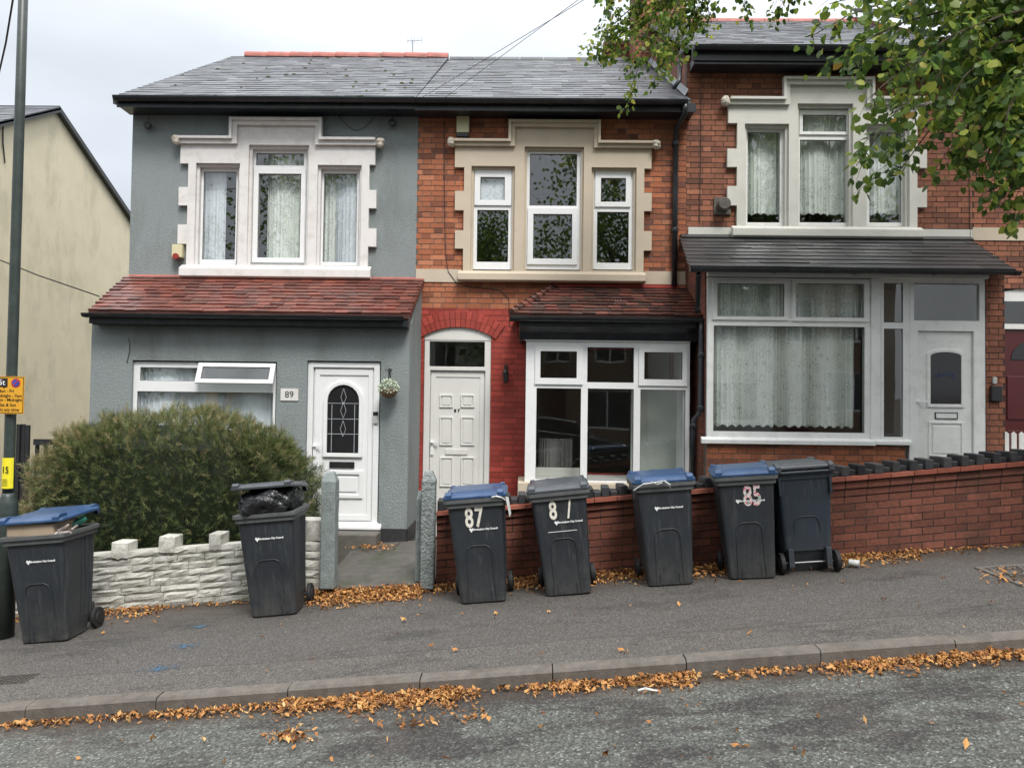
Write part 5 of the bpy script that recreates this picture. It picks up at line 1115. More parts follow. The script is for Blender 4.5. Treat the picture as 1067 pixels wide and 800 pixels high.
# ================================================================== wheelie bins
def rrect(hw, y0, y1, z, r=.05, n=4):
    pts = []; cy = (y0+y1)/2; hh = (y1-y0)/2
    for (sx_, sy_, a0_) in ((1, 1, 0), (-1, 1, 90), (-1, -1, 180), (1, -1, 270)):
        for k in range(n+1):
            a = rad(a0_+90*k/n); pts.append((sx_*(hw-r)+r*math.cos(a), cy+sy_*(hh-r)+r*math.sin(a), z))
    return pts
TILT = Matrix.Rotation(-math.atan(SL), 3, 'Y')
TR = Matrix.Rotation(math.atan(.012), 3, 'X')
def wheelie(px, py, label, lid='bin_lid_grey', yaw=0, back=False, body='bin_plastic', lidang=0, lean=0, scale=1.0, lift=0, sidehandle=False):
    g_ = G(px, py); dy = .20*scale; yw = rad(yaw)+(math.pi if back else 0)
    ctr = g_+Vector((0, dy if not back else .16, 0))
    rt = (Matrix.Rotation(lean, 3, 'Y') @ TILT @ Matrix.Rotation(yw, 3, 'Z')).to_euler()
    t = thing('wheelie_bin', label, 'wheelie bin', (ctr.x, ctr.y, gz(ctr.x, ctr.y)+.002), rt, 'wheelie bins along the pavement', local=True)
    s = scale; H = .955*s
    def ylo(z): return -.20-.085*z/H
    def yhi(z): return .21+.085*z/H if z > .20 else .12+.09*z/.20
    def hw(z): return .212+.048*z/H
    mb = MB(); zs = [.0, .012, .03, .06, .10, .2, .21, .35, .5, .65, .8, H]
    rings = [[(x*(s if s < 1 else 1), y, z) for x, y, z in rrect(hw(z)-(.012 if z == 0 else 0), ylo(z)+(.012 if z == 0 else 0), yhi(z), z, .045)] for z in zs]
    mb.loft(rings)
    # front arch ridge, and lower plinth step
    def fy(z): return ylo(z)-.002
    aw, at = .118, .54
    pts = [(-aw-.012, .03), (-aw-.004, .2), (-aw, at-.07), (-aw+.02, at-.02), (-aw+.06, at), (aw-.06, at), (aw-.02, at-.02), (aw, at-.07), (aw+.004, .2), (aw+.012, .03)]
    mb.tube([(x, fy(z)-.001, z) for x, z in pts], .0065, 6)
    mb.tube([(x, fy(z)-.001, z) for x, z in [(-aw+.03, .03), (-aw+.03, .12)]], .006, 5); mb.tube([(x, fy(z)-.001, z) for x, z in [(aw-.03, .03), (aw-.03, .12)]], .006, 5)
    for sx_ in (-1, 1):                                 # side ribs
        for yy in (.02, .09, .16):
            mb.tube([(sx_*(hw(z)+.001), yy+.03*z, z) for z in (.16, .5, .88)], .007, 6)
    # back: wheel housing and recess frame
    mb.box(-.20, -.15, .15, .285, .07, .24); mb.box(.15, .20, .15, .285, .07, .24)
    if back:
        mb.tube([(x, yhi(z)+.003, z) for x, z in pts[1:-1]], .0065, 6)
        for sx_ in (-1, 1): mb.box(sx_*.235-.012, sx_*.235+.012, .20, .31, .75, .95)
    bo = mb.build('body', M[body], t, smooth=False, bevel=.004)
    mb = MB()                                           # rim: two stacked lips
    for (z0_, z1_, e_) in ((H-.055, H-.018, .016), (H-.012, H+.022, .034), (H-.02, H-.010, .022)):
        ro = rrect(hw(H)+e_, ylo(H)-e_, yhi(H)+e_*.6, 0, .04); ri = rrect(hw(H)-.022, ylo(H)+.022, yhi(H)-.022, 0, .04); n_ = len(ro)
        vs = [(x, y, z0_) for x, y, _ in ro]+[(x, y, z1_) for x, y, _ in ro]+[(x, y, z1_) for x, y, _ in ri]+[(x, y, z0_) for x, y, _ in ri]
        mb.add(vs, [(a_*n_+i, a_*n_+(i+1) % n_, ((a_+1) % 4)*n_+(i+1) % n_, ((a_+1) % 4)*n_+i) for a_ in range(4) for i in range(n_)])
    mb.build('rim', M['bin_rim'] if not back else M[body], t, bevel=.003)
    # lid, hinged at the back
    hy, hz = yhi(H)+.02, H+.03
    def lp_(x, y, z):
        a = lidang; dy_, dz_ = y-hy, z-hz; return (x, hy+dy_*math.cos(a)-dz_*math.sin(a)*-1*-1, hz+dz_*math.cos(a)-dy_*math.sin(a)+lift)
    mb = MB(); y0, y1 = ylo(H)-.035, yhi(H)+.03; W = hw(H)+.036; base = H+.026
    rings = []
    for (ins_, z_) in ((0, base), (0, base+.022), (.014, base+.032), (.05, base+.050), (.075, base+.056)):
        rings.append([lp_(x, y, z_+.012*(y-y0)/(y1-y0)) for x, y, _ in rrect(W-ins_, y0+ins_*1.1, y1-ins_*.4, 0, .045)])
    rings.append([lp_(x*.72, (y-(y0+y1)/2)*.62+(y0+y1)/2, base+.056+.010) for x, y, _ in rrect(W-.075, y0+.08, y1-.03, 0, .045)])
    mb.loft(rings)
    for sx_ in (-1, 1):                                 # front grips
        cxg = sx_*(W-.055)
        vs = [lp_(cxg+dx_, yy, zz) for (yy, zz) in ((y0-.004, base+.006), (y0-.004, base+.046), (y0+.03, base+.068), (y0+.14, base+.064), (y0+.14, base+.02)) for dx_ in (-.03, .03)]
        mb.add(vs, [(0, 1, 3, 2), (2, 3, 5, 4), (4, 5, 7, 6), (6, 7, 9, 8), (0, 2, 4, 6, 8), (9, 7, 5, 3, 1)])
        vs = [lp_(sx_*(W-.05)+dx_, yy, zz) for (yy, zz) in ((y1+.004, base-.03), (y1+.03, base-.01), (y1+.03, base+.045), (y1-.03, base+.074), (y1-.1, base+.062)) for dx_ in (-.022, .022)]
        mb.add(vs, [(0, 1, 3, 2), (2, 3, 5, 4), (4, 5, 7, 6), (6, 7, 9, 8), (0, 2, 4, 6, 8), (9, 7, 5, 3, 1)])
    mb.build('lid', M[lid], t, bevel=.005)
    mb = MB(); mb.tube([(-.25, hy+.012, H+.012), (.25, hy+.012, H+.012)], .015, 10); mb.build('handle', M['bin_rim'] if not back else M[body], t)
    for sx_ in (-1, 1):
        mb = MB(); c_ = (sx_*.257, .215, .098)
        prof = [(.02, -.028), (.05, -.028), (.056, -.02), (.085, -.02), (.098, -.018), (.100, 0), (.098, .018), (.085, .02), (.056, .02), (.05, .028), (.02, .028)]
        mb.lathe(c_, prof, 24, 'x'); mb.build('wheel', M['rubber'], t, smooth=False)
    mb = MB(); mb.tube([(-.26, .215, .098), (.26, .215, .098)], .009, 8); mb.build('axle', M['steel'], t)
    return t, ylo, H
def logo(t, ylo, z=.74, dx=0, w_=.16):
    y = ylo(z)-.004; th = math.atan(.085/.955); rot = Matrix.Rotation(th, 3, 'X')
    mb = MB(); mb.prism([(dx-w_/2-.024, z+.006), (dx-w_/2-.014, z+.02), (dx-w_/2-.002, z+.010), (dx-w_/2+.010, z+.018), (dx-w_/2+.016, z+.004), (dx-w_/2-.004, z-.024)], y-.003, y-.001); lo = mb.build('logo', M['logo_white'], t)
    text('logo_text', 'Birmingham City Council', .0225, (dx+.045, y-.003, z+.002), M['logo_white'], lo, thick=.0008, bold=.0013, rot=Matrix.Rotation(th, 3, 'X'))
def number(t, ylo, txt, z=.83, dx=0, size=.255, mat='sticker', gap=1.0, tilt=0):
    y = ylo(z)-.005; text('bin_number', txt, size, (dx, y, z), M[mat], t, thick=.0008, bold=.006, rot=Matrix.Rotation(tilt, 3, 'Y') @ Matrix.Rotation(math.atan(.085/.955), 3, 'X'), sx=.62, spacing=gap)
t, yl, H_ = wheelie(46, 670, 'dark bin by the lamp post, blue lid propped open on cardboard box', 'bin_lid_blue', yaw=0, lidang=-.02, lift=.118); logo(t, yl, .74, .03)
B1 = t
t, yl, H_ = wheelie(284, 642.5, 'dark bin with bulging black rubbish sack under its raised lid, by white wall', 'bin_lid_grey', yaw=3, lidang=.12, lift=.155); logo(t, yl, .74, .0)
B2 = t
t, yl, H_ = wheelie(503.5, 628.5, 'blue-lidded bin numbered 87, nearest the gate post', 'bin_lid_blue', yaw=0); logo(t, yl, .69, .03); number(t, yl, '87', .795, -.02, gap=1.15)
B3 = t
t, yl, H_ = wheelie(593.5, 620.5, 'grey-lidded bin numbered 87 in front of the six-pane bay window', 'bin_lid_grey', yaw=-2, lean=rad(-1.5)); logo(t, yl, .69, .04); number(t, yl, '8', .80, -.065, size=.235); number(t, yl, '/', .80, .085, size=.23)
mb = MB(); mb.box(-.13, .14, yl(.61)-.004, yl(.61)-.002, .605, .610); mb.build('tape', M['logo_white'], t)
t, yl, H_ = wheelie(700, 610.5, 'blue-lidded bin without a number, scrap of white plastic at its rim', 'bin_lid_blue', yaw=-2); logo(t, yl, .74, .0)
B5 = t
t, yl, H_ = wheelie(788, 603.5, 'blue-lidded bin with floral number 85', 'bin_lid_blue', yaw=-9); logo(t, yl, .745, .0); number(t, yl, '85', .785, .05, .27, 'floral_sticker')
t, yl, H_ = wheelie(843, 595, 'grey bin turned back to front with its wheels towards the road', 'bin_lid_grey', yaw=-3, back=True, body='bin_back')
def inbin(B, lo, hi, fn, name, label, cat, mat, bevel=0, smooth=False):
    """a thing resting in a bin, built in the bin's frame but kept top-level"""
    o_ = bpy.data.objects.new('tmp', None); mb = MB(); fn(mb); MMx = B.rotation_euler.to_matrix()
    base = MMx@Vector((0, 0, .95))+Vector(B.location)
    mb.v = [tuple(MMx@Vector(v)+Vector(B.location)-base) for v in mb.v]; bpy.data.objects.remove(o_)
    o = mb.build(name, mat, None, bevel=bevel, smooth=smooth); o.location = base; tag(o, label, cat); return o
inbin(B1, 0, 0, lambda m: m.box(-.235, .20, -.285, .12, .955, 1.085, rot=Matrix.Rotation(rad(3), 3, 'Y')), 'cardboard_box', 'flattened pale cardboard box sticking out under the blue lid', 'box', M['cardboard'], .022)
def scraps(m):
    for k in range(7):
        c = Vector((random.uniform(.14, .24), random.uniform(-.25, .1), random.uniform(.965, 1.01))); m.box(c.x-.05, c.x+.05, c.y-.04, c.y+.04, c.z-.006, c.z+.012, rot=Euler((random.uniform(-.6, .6), random.uniform(-.6, .6), random.uniform(0, 3))).to_matrix())
inbin(B1, 0, 0, scraps, 'paper_scraps', 'crumpled white and pink paper beside the cardboard box in the bin', 'paper', M['pink_paper'], .004)
inbin(B1, 0, 0, lambda m: m.tube([(.16, .0, .99), (.27, .1, 1.06)], [.035, .03], 12), 'plastic_bottle', 'green plastic bottle sticking out of the left bin', 'bottle', M['green_plastic'])
def sack(m):
    n1, n2 = 22, 40; vs = []; fs = []
    for j in range(n1+1):
        th = math.pi*j/n1
        for i in range(n2):
            ph = 2*math.pi*i/n2; rr = 1+.07*math.sin(ph*5+th*3)+.05*math.sin(ph*9-th*7)+.045*math.sin(ph*17+th*11)+random.uniform(-.025, .025)
            sx_ = abs(math.cos(ph))**.55*(1 if math.cos(ph) > 0 else -1); sy_ = abs(math.sin(ph))**.6*(1 if math.sin(ph) > 0 else -1); st = math.sin(th)**.6
            vs.append((.262*sx_*st*rr, .305*sy_*st*rr-.035, 1.055+.155*math.cos(th)*rr+.03*sx_*st))
    for j in range(n1):
        for i in range(n2): a = j*n2+i; b = j*n2+(i+1) % n2; fs.append((a+n2, b+n2, b, a))
    m.add(vs, fs)
inbin(B2, 0, 0, sack, 'rubbish_sack', 'shiny black rubbish sack bulging out of the bin by the white wall', 'rubbish sack', M['plastic_bag'], smooth=True)
def rag(m, pts, w_=.03):
    for i in range(len(pts)-1):
        a, b = Vector(pts[i]), Vector(pts[i+1]); wd = w_*random.uniform(.6, 1.2); m.add([a+Vector((0, 0, wd)), a-Vector((0, 0, wd)), b-Vector((0, 0, wd*.8)), b+Vector((0, 0, wd*.8)), a+Vector((0, -.006, 0)), b+Vector((0, -.007, 0))], [(0, 4, 5, 3), (4, 1, 2, 5), (0, 3, 2, 1)])
inbin(B5, 0, 0, lambda m: (rag(m, [(-.29, -.33, .93), (-.2, -.345, .985), (-.1, -.345, .99), (0, -.345, 1.0), (.05, -.35, .96)], .008), rag(m, [(-.02, -.345, 1.02), (.0, -.35, .99), (.02, -.35, .98), (.05, -.35, .93)], .005), rag(m, [(-.12, -.345, 1.0), (-.07, -.35, .975), (-.02, -.348, .985)], .006), rag(m, [(-.295, -.32, .85), (-.291, -.325, .90), (-.293, -.33, .95)], .010)), 'plastic_strip', 'torn white plastic caught on the rim of the unnumbered blue-lidded bin', 'litter', M['white_plastic'])
inbin(B3, 0, 0, lambda m: (rag(m, [(.16, -.335, .985), (.2, -.335, .99), (.25, -.33, .975), (.30, -.31, .93)], .008), m.add([(.285, -.325, .98), (.312, -.29, .97), (.325, -.29, .82), (.308, -.325, .79)], [(0, 1, 2, 3), (3, 2, 1, 0)])), 'plastic_strip', 'white plastic strip hanging off the blue-lidded bin numbered 87', 'litter', M['white_plastic'])
# ================================================================== hanging basket
c = P(405, 405, YE-.16)
HB = thing('hanging_basket', 'round hanging basket of white flowers beside the arched-glass door', 'hanging basket', tuple(c))
mb = MB(); mb.tube([(c.x, YE-.001, c.z+.24), (c.x, c.y, c.z+.25), (c.x, c.y, c.z+.12)], .008, 6); mb.tube([(c.x, YE-.001, c.z+.12), (c.x, c.y+.04, c.z+.22)], .006, 6)
for a in (-1, 1): mb.tube([(c.x, c.y, c.z+.20), (c.x+a*.03, c.y, c.z+.24), (c.x+a*.05, c.y, c.z+.23)], .007, 5)
mb.build('bracket', M['black_paint'], HB)
mb = MB(); mb.lathe(c, [(.02, -.115), (.07, -.10), (.10, -.06), (.115, -.01), (.11, .0)], 16); mb.build('wicker_bowl', M['basket_wicker'], HB)
n = 900; D = rng.normal(size=(n, 3)); D /= np.linalg.norm(D, axis=1, keepdims=True); D = D[D[:, 2] > -.35]; n = len(D)
bv = np.array([[-.4, 0, 0], [.4, 0, 0], [.3, 1, .2], [-.3, 1, .2]]); bf = np.array([[0, 1, 2, 3]])
V_, F_, t_ = inst(bv*.022, bf, rots(D+rng.normal(size=(n, 3))*.5, rng.uniform(0, 6.3, n)), D*rng.uniform(.08, .118, n)[:, None]+np.array(c), np.stack([rng.random(n), rng.random(n)], 1))
fastmesh('flowers', V_, F_, M['flower_white'], HB, t_, off=HB.location)
# ================================================================== conifer bush
bc = Vector((P(178, 500, 8.75).x, 8.72, P(178, 590, 8.75).z)); 
bx0_, bx1_ = P(16, 500, 8.5).x, P(330, 500, 8.5).x; bzt = P(170, 431, 8.5).z; gb = SL*bc.x-.05
BU = thing('conifer_bush', 'wide dense dark green evergreen bush behind the white stone wall', 'bush', (bc.x, bc.y, gb))
hx_, hy_, hz_ = (bx1_-bx0_)/2, .62, (bzt-gb)*.56; cc = np.array([(bx0_+bx1_)/2, 8.78, bzt-hz_])
def bushsurf(n):
    v = rng.uniform(-1, 1, (int(n*2.6), 3)); p_ = 2.75
    Q = v/((np.abs(v)**p_).sum(1)**(1/p_))[:, None]; D = np.sign(Q)*np.abs(Q)**(p_-1); D /= np.linalg.norm(D, axis=1, keepdims=True)
    k_ = Q[:, 1] < .8; Q, D = Q[k_][:n], D[k_][:n]
    r_ = .985+.03*np.sin(Q[:, 0]*5+1)*np.clip(Q[:, 2], 0, 1)+.014*np.sin(Q[:, 0]*17+Q[:, 2]*9)+.018*np.sin(Q[:, 0]*23+Q[:, 2]*21+Q[:, 1]*9)+.018*np.sin(Q[:, 2]*13+Q[:, 0]*11)+.022*np.sin(Q[:, 0]*31+Q[:, 2]*19+2)+.02*np.sin(Q[:, 0]*53-Q[:, 2]*37)-.16*np.clip(np.abs(Q[:, 0])-.5, 0, 1)*np.clip(Q[:, 2], 0, 1)
    Pp = cc+Q*np.array([hx_, hy_, hz_])*r_[:, None]
    return D, Q, Pp
def sprig():
    vs = []; fs = []
    def shoot(p0, d, L_, nl, s_, w_):
        d = np.array(d)/np.linalg.norm(d); sd = np.cross(d, (0, 0, 1.)); sd /= np.linalg.norm(sd); up = np.cross(sd, d)
        for k in range(nl):
            t = (k+.6)/nl; c = np.array(p0)+d*L_*t-np.array((0, 0, .10*L_*t*t)); sg = (-1)**k; l_ = s_*(1-.4*t)*rng.uniform(.8, 1.2)
            tip = c+(sd*sg*.75+d*.65+up*rng.uniform(-.3, .4))*l_; b_ = len(vs)
            vs.extend([c-d*w_*.35, c*.45+tip*.55-d*w_*.55, tip, c*.45+tip*.55+d*w_*.55]); fs.append((b_, b_+1, b_+2, b_+3) if sg > 0 else (b_+3, b_+2, b_+1, b_))
        e_ = np.array(p0)+d*L_-np.array((0, 0, .10*L_)); b_ = len(vs); w2 = sd*.0013; vs.extend([np.array(p0)-w2, np.array(p0)+w2, e_+w2*.5, e_-w2*.5]); fs.append((b_, b_+1, b_+2, b_+3))
    shoot((0, 0, 0), (0, 1, .0), .13, 14, .014, .007)
    shoot((0, .025, 0), (.75, 1, .15), .06, 7, .012, .006); shoot((0, .04, 0), (-.8, 1, -.1), .06, 7, .012, .006)
    shoot((0, .07, 0), (.6, 1, -.25), .045, 6, .011, .006); shoot((0, .085, 0), (-.6, 1, .3), .04, 5, .011, .006)
    return np.array(vs), np.array(fs)
bv, bf = sprig()
parts = []
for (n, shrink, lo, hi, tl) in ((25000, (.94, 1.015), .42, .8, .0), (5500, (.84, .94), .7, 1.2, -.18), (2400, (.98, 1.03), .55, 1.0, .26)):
    D, Q, Pp = bushsurf(n); n = len(Pp)
    f = rng.uniform(*shrink, n)[:, None]; T = cc+(Pp-cc)*f
    keep = T[:, 2] > SL*T[:, 0]+.10; D, T = D[keep], T[keep]; n = len(T)
    dirs = D*.8+rng.normal(size=(n, 3))*.75+np.array([0, -.1, .25])+np.clip(D[:, 2:3], 0, 1)*np.array([0, 0, .9]); sc = rng.uniform(lo, hi, n)
    Mx = rots(dirs, rng.uniform(0, 6.3, n))*sc[:, None, None]
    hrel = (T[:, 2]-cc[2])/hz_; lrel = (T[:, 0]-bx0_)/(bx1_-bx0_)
    tone = .36+.27*np.clip(hrel, -1, 1)+tl+rng.normal(0, .22, n)+np.where((lrel < .22) & (rng.random(n) < .75-lrel*2.5), .45, 0)+np.where((hrel > .8) & (rng.random(n) < .22), .22, 0)  # lit top and shaded lower and inner sprigs are put into the tone
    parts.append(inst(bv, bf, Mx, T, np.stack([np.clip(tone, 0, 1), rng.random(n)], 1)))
V_ = np.concatenate([p_[0] for p_ in parts]); off = 0; Fs = []
for p_ in parts: Fs.append(p_[1]+off); off += len(p_[0])
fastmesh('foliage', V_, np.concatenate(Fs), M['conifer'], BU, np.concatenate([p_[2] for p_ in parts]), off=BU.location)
mb = MB()
for k in range(60):
    th = random.uniform(-1, 1); e_ = Vector((cc[0]+hx_*.9*th+random.uniform(-.1, .1), 8.75+random.uniform(-.5, .3), cc[2]+random.uniform(-.5, .6)*hz_)); s0 = Vector((cc[0]+hx_*.55*th, 8.8, gb)); m_ = (s0+e_)/2+Vector((random.uniform(-.1, .1), -.1, -.05))
    mb.tube([s0, m_, e_], [.016, .011, .005], 5)
mb.build('stem', M['twig'], BU)
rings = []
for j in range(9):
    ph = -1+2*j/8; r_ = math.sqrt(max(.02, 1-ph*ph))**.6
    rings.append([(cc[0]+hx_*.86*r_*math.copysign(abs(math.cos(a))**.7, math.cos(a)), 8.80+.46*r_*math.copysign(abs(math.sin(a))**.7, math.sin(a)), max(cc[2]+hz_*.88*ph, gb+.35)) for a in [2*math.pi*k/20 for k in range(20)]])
mb = MB(); mb.loft(rings, (.03, .5)); mb.build('shade_core', M['conifer'], BU)  # dark solid core added to stand for the shade inside the bush
# ================================================================== street tree
def heart():
    """lime leaf, length 1 along +Y, 2 rows x quads folded on the midrib"""
    prof = [(0, .0), (.30, .02), (.46, .30), (.36, .66), (.0, 1.0)]
    vs = [(0, .06, 0), (0, .35, -.03), (0, .7, -.02), (0, 1.0, -.08), (.30, .0, .05), (.48, .32, .05), (.34, .68, .0), (-.30, .0, .05), (-.48, .32, .05), (-.34, .68, .0)]
    fs = [(0, 4, 5, 1), (1, 5, 6, 2), (0, 1, 8, 7), (1, 2, 9, 8)]
    fs += [(2, 6, 3, 3), (2, 3, 3, 9)]
    return np.array(vs), fs
hv_, hf_ = heart(); hf4 = np.array([f for f in hf_[:4]]); hf3 = np.array([(2, 6, 3), (2, 3, 9)])
tb = Vector((5.6, 6.5, gz(5.6, 6.5)))
TR_ = thing('street_tree', 'leafy lime tree whose branches hang into the top right of the view', 'tree', tuple(tb))
mb = MB(); mb.tube([tb+Vector((0, 0, -.1)), tb+Vector((.02, 0, .3)), tb+Vector((.0, .05, 1.5)), tb+Vector((-.05, .1, 3.2)), tb+Vector((.05, .1, 5.0)), tb+Vector((0, 0, 7.4)), tb+Vector((0, .1, 9.2))], [.26, .20, .17, .155, .13, .09, .03], 14)
mb.build('trunk', M['bark'], TR_, smooth=True)
guides = []                                             # twig tips listed as (pixel x, pixel y, depth)
def gp(l_): return [P(a, b, c_) for a, b, c_ in l_]
near = [
 [(1110, -60, 6.4), (1020, -30, 6.2), (930, -5, 6.0), (870, 18, 5.9), (832, 42, 5.8)],
 [(1110, -20, 6.2), (1010, 5, 6.0), (930, 25, 5.9), (880, 50, 5.8), (868, 62, 5.8)],
 [(1100, 10, 6.3), (1010, 30, 6.1), (950, 60, 6.0), (905, 100, 5.8), (895, 112, 5.8)],
 [(1100, 10, 6.1), (1020, 50, 6.0), (960, 90, 5.9), (915, 135, 5.8), (878, 192, 5.75)],
 [(1100, 40, 6.2), (1020, 70, 6.1), (975, 120, 6.0), (945, 165, 5.9), (925, 196, 5.9)],
 [(1100, 60, 6.3), (1040, 90, 6.2), (1010, 140, 6.1), (1000, 180, 6.1), (985, 200, 6.0)],
 [(1100, 80, 6.1), (1060, 110, 6.0), (1035, 160, 5.9), (1025, 195, 5.9), (1022, 214, 5.9)],
 [(1110, 80, 6.3), (1080, 130, 6.2), (1060, 180, 6.1), (1052, 232, 6.1)],
 [(1120, 120, 6.1), (1095, 160, 6.1), (1075, 210, 6.0), (1068, 235, 6.0)],
 [(1100, -30, 6.6), (1000, -20, 6.6), (920, 10, 6.6), (890, 35, 6.6), (880, 78, 6.5)],
 [(1100, 20, 6.8), (990, 20, 6.7), (940, 60, 6.6), (925, 90, 6.6), (940, 130, 6.5)],
 [(1100, 40, 5.7), (1040, 50, 5.6), (990, 90, 5.5), (965, 140, 5.5)],
 [(1100, 0, 5.6), (1040, 20, 5.5), (980, 40, 5.4), (940, 70, 5.4)],
 [(1100, -40, 5.9), (1000, -20, 5.8), (900, -10, 5.7), (850, 5, 5.7)],
 [(1100, 60, 5.4), (1070, 80, 5.3), (1050, 130, 5.3), (1040, 180, 5.3)],
]
far = [
 [(800, -90, 8.3), (730, -50, 8.6), (690, -10, 8.8), (655, 20, 8.9), (636, 40, 8.9), (622, 78, 8.9)],
 [(800, -90, 8.3), (740, -50, 8.6), (705, -10, 8.8), (690, 35, 8.9), (670, 70, 8.9), (661, 104, 8.9)],
 [(730, -50, 8.6), (700, -5, 8.8), (675, 25, 8.9), (645, 50, 8.9), (640, 70, 8.9)],
 [(760, -70, 8.4), (730, -20, 8.6), (722, 20, 8.7), (712, 50, 8.7), (700, 75, 8.7)],
 [(760, -70, 8.4), (740, -30, 8.5), (735, 5, 8.6), (738, 20, 8.6), (742, 36, 8.6)],
 [(740, -50, 8.7), (690, -25, 8.8), (650, -5, 8.9), (632, 5, 8.9)],
 [(850, -90, 7.8), (800, -50, 7.9), (775, -15, 8.0), (768, 8, 8.0)],
 [(850, -90, 7.8), (820, -50, 7.9), (825, -15, 8.0), (838, 6, 8.0)],
 [(800, -90, 8.3), (735, -50, 8.4), (710, 0, 8.4), (690, 50, 8.5), (678, 88, 8.5)],
]
tw = MB(); LT, LD, LS = [], [], []
def leafy(pts, dens, size, side=.16, sub=True, r0=.012, bias=None):
    pts = [Vector(p) for p in pts]; n_ = len(pts); tw.tube(pts, [r0*(1-.75*i/(n_-1)) for i in range(n_)], 5)
    segs = []
    for i in range(n_-1):
        Ls = (pts[i+1]-pts[i]).length; m_ = max(1, int(Ls*dens))
        for k in range(m_):
            f = random.random(); p_ = pts[i].lerp(pts[i+1], f); d_ = (pts[i+1]-pts[i]).normalized()
            o_ = Vector((random.gauss(0, side*.5), random.gauss(0, side*.5), random.gauss(-.03, side*.4)))
            LT.append(p_+o_); LD.append(d_*.5+o_.normalized()*.6+Vector((random.gauss(0, .35), random.gauss(-.15, .35), -.55))); LS.append(size*random.uniform(.62, 1.15))
        if sub and i >= 1:
            for k in range(2):
                f = random.random(); p_ = pts[i].lerp(pts[i+1], f); dd_ = Vector((random.uniform(-.32, .15), random.uniform(-.3, .3), random.uniform(-.30, .06)))
                q = [p_, p_+dd_*.5+Vector((0, 0, .02)), p_+dd_+Vector((0, 0, -.06))]
                leafy(q, dens*.9, size, side*.6, False, .004)
for gl in near: leafy([P(a+14 if a < 1000 else a, b*.90 if b > 0 else b, c_) for a, b, c_ in gl], 48, .072, .12)
for gl in far: leafy([P(a, b*.86-6 if b > 0 else b-4, c_) for a, b, c_ in gl], 105, .062, .15)
# dense mass towards the right edge
for k in range(150):
    px = 1112-abs(random.gauss(0, 62)); py = random.uniform(-60, 150-max(0, 1040-px)*1.0); Yd_ = random.uniform(5.6, 7.2)
    a0 = P(px, py, Yd_); q = [a0+Vector((.25, .1, .15)), a0, a0+Vector((-.12, -.05, -.12)), a0+Vector((-.2, -.05, -.34))]
    leafy(q, 70, .072, .15, False, .006)
# the rest of the crown above and to the right of the view
for k in range(330):
    a = random.uniform(0, 2*math.pi); u = random.uniform(-1, 1); rr = random.random()**.4
    c_ = Vector((tb.x+2.6*rr*math.cos(a)*math.sqrt(1-u*u), tb.y+.2+2.6*rr*math.sin(a)*math.sqrt(1-u*u), 7.2+2.3*rr*u))
    pr = CM.transposed()@(c_-CAM)
    if pr.z < 0:
        ix, iy = W0/2+F*pr.x/-pr.z, H0/2-F*pr.y/-pr.z
        if -40 < ix < 1085 and iy > -45: continue
    leafy([c_, c_+Vector((random.uniform(-.3, .3), random.uniform(-.3, .3), -.1)), c_+Vector((random.uniform(-.5, .5), random.uniform(-.5, .5), -.4))], 34, .10, .2, False, .008)
# limbs
def limb(e_, r0, r1_, mid=None, z0=4.0):
    s0 = tb+Vector((0, .1, z0)); e_ = Vector(e_); m1 = s0.lerp(e_, .35)+Vector((0, 0, .45)); m2 = s0.lerp(e_, .7)+Vector((0, 0, .35)); tw.tube([s0, m1, m2, e_], [r0, r0*.7, (r0+r1_)/2*.7, r1_], 8)
limb(P(1110, -50, 6.3), .05, .018); limb(P(1105, 20, 6.2), .045, .016, z0=3.6); limb(P(1105, 70, 6.2), .04, .015, z0=3.2); limb(P(800, -90, 8.3), .07, .02, z0=5.2); limb(P(1105, 30, 5.6), .04, .014, z0=3.8); limb(P(850, -90, 7.8), .05, .015, z0=5.0)
limb(P(1100, 110, 6.1), .03, .012, z0=3.0)
for k in range(26):
    a = random.uniform(0, 6.28); limb((tb.x+1.8*math.cos(a), tb.y+1.9*math.sin(a), random.uniform(6.6, 9.0)) if math.cos(a) > -.3 else (tb.x+1.2*math.cos(a), tb.y+1.6*math.sin(a), random.uniform(7.6, 9.2)), .05, .012, z0=random.uniform(4.2, 6))
tw.build('branch', M['twig'], TR_)
LT = np.array([tuple(v) for v in LT]); LD = np.array([tuple(v) for v in LD]); LS = np.array(LS); n = len(LT); print('leaves', n)
Mx = rots(LD, rng.uniform(-1.3, 1.3, n)+math.pi)*LS[:, None, None]
tn = np.clip(rng.normal(.40, .24, n), 0, .86); tn = np.where(rng.random(n) < .07, rng.uniform(.85, .97, n), tn); tn = np.where(rng.random(n) < .008, 1, tn)
fl = LT[:, 1] > 8.0; tn = np.where(fl & (rng.random(n) < .3), np.clip(tn+.3, 0, .96), tn)
V_, F_, t_ = inst(hv_, np.concatenate([hf4, np.array([(2, 6, 3, 9)])]), Mx, LT, np.stack([tn, rng.random(n)], 1))
fastmesh('leaves', V_, F_, M['leaf_green'], TR_, t_, off=TR_.location)
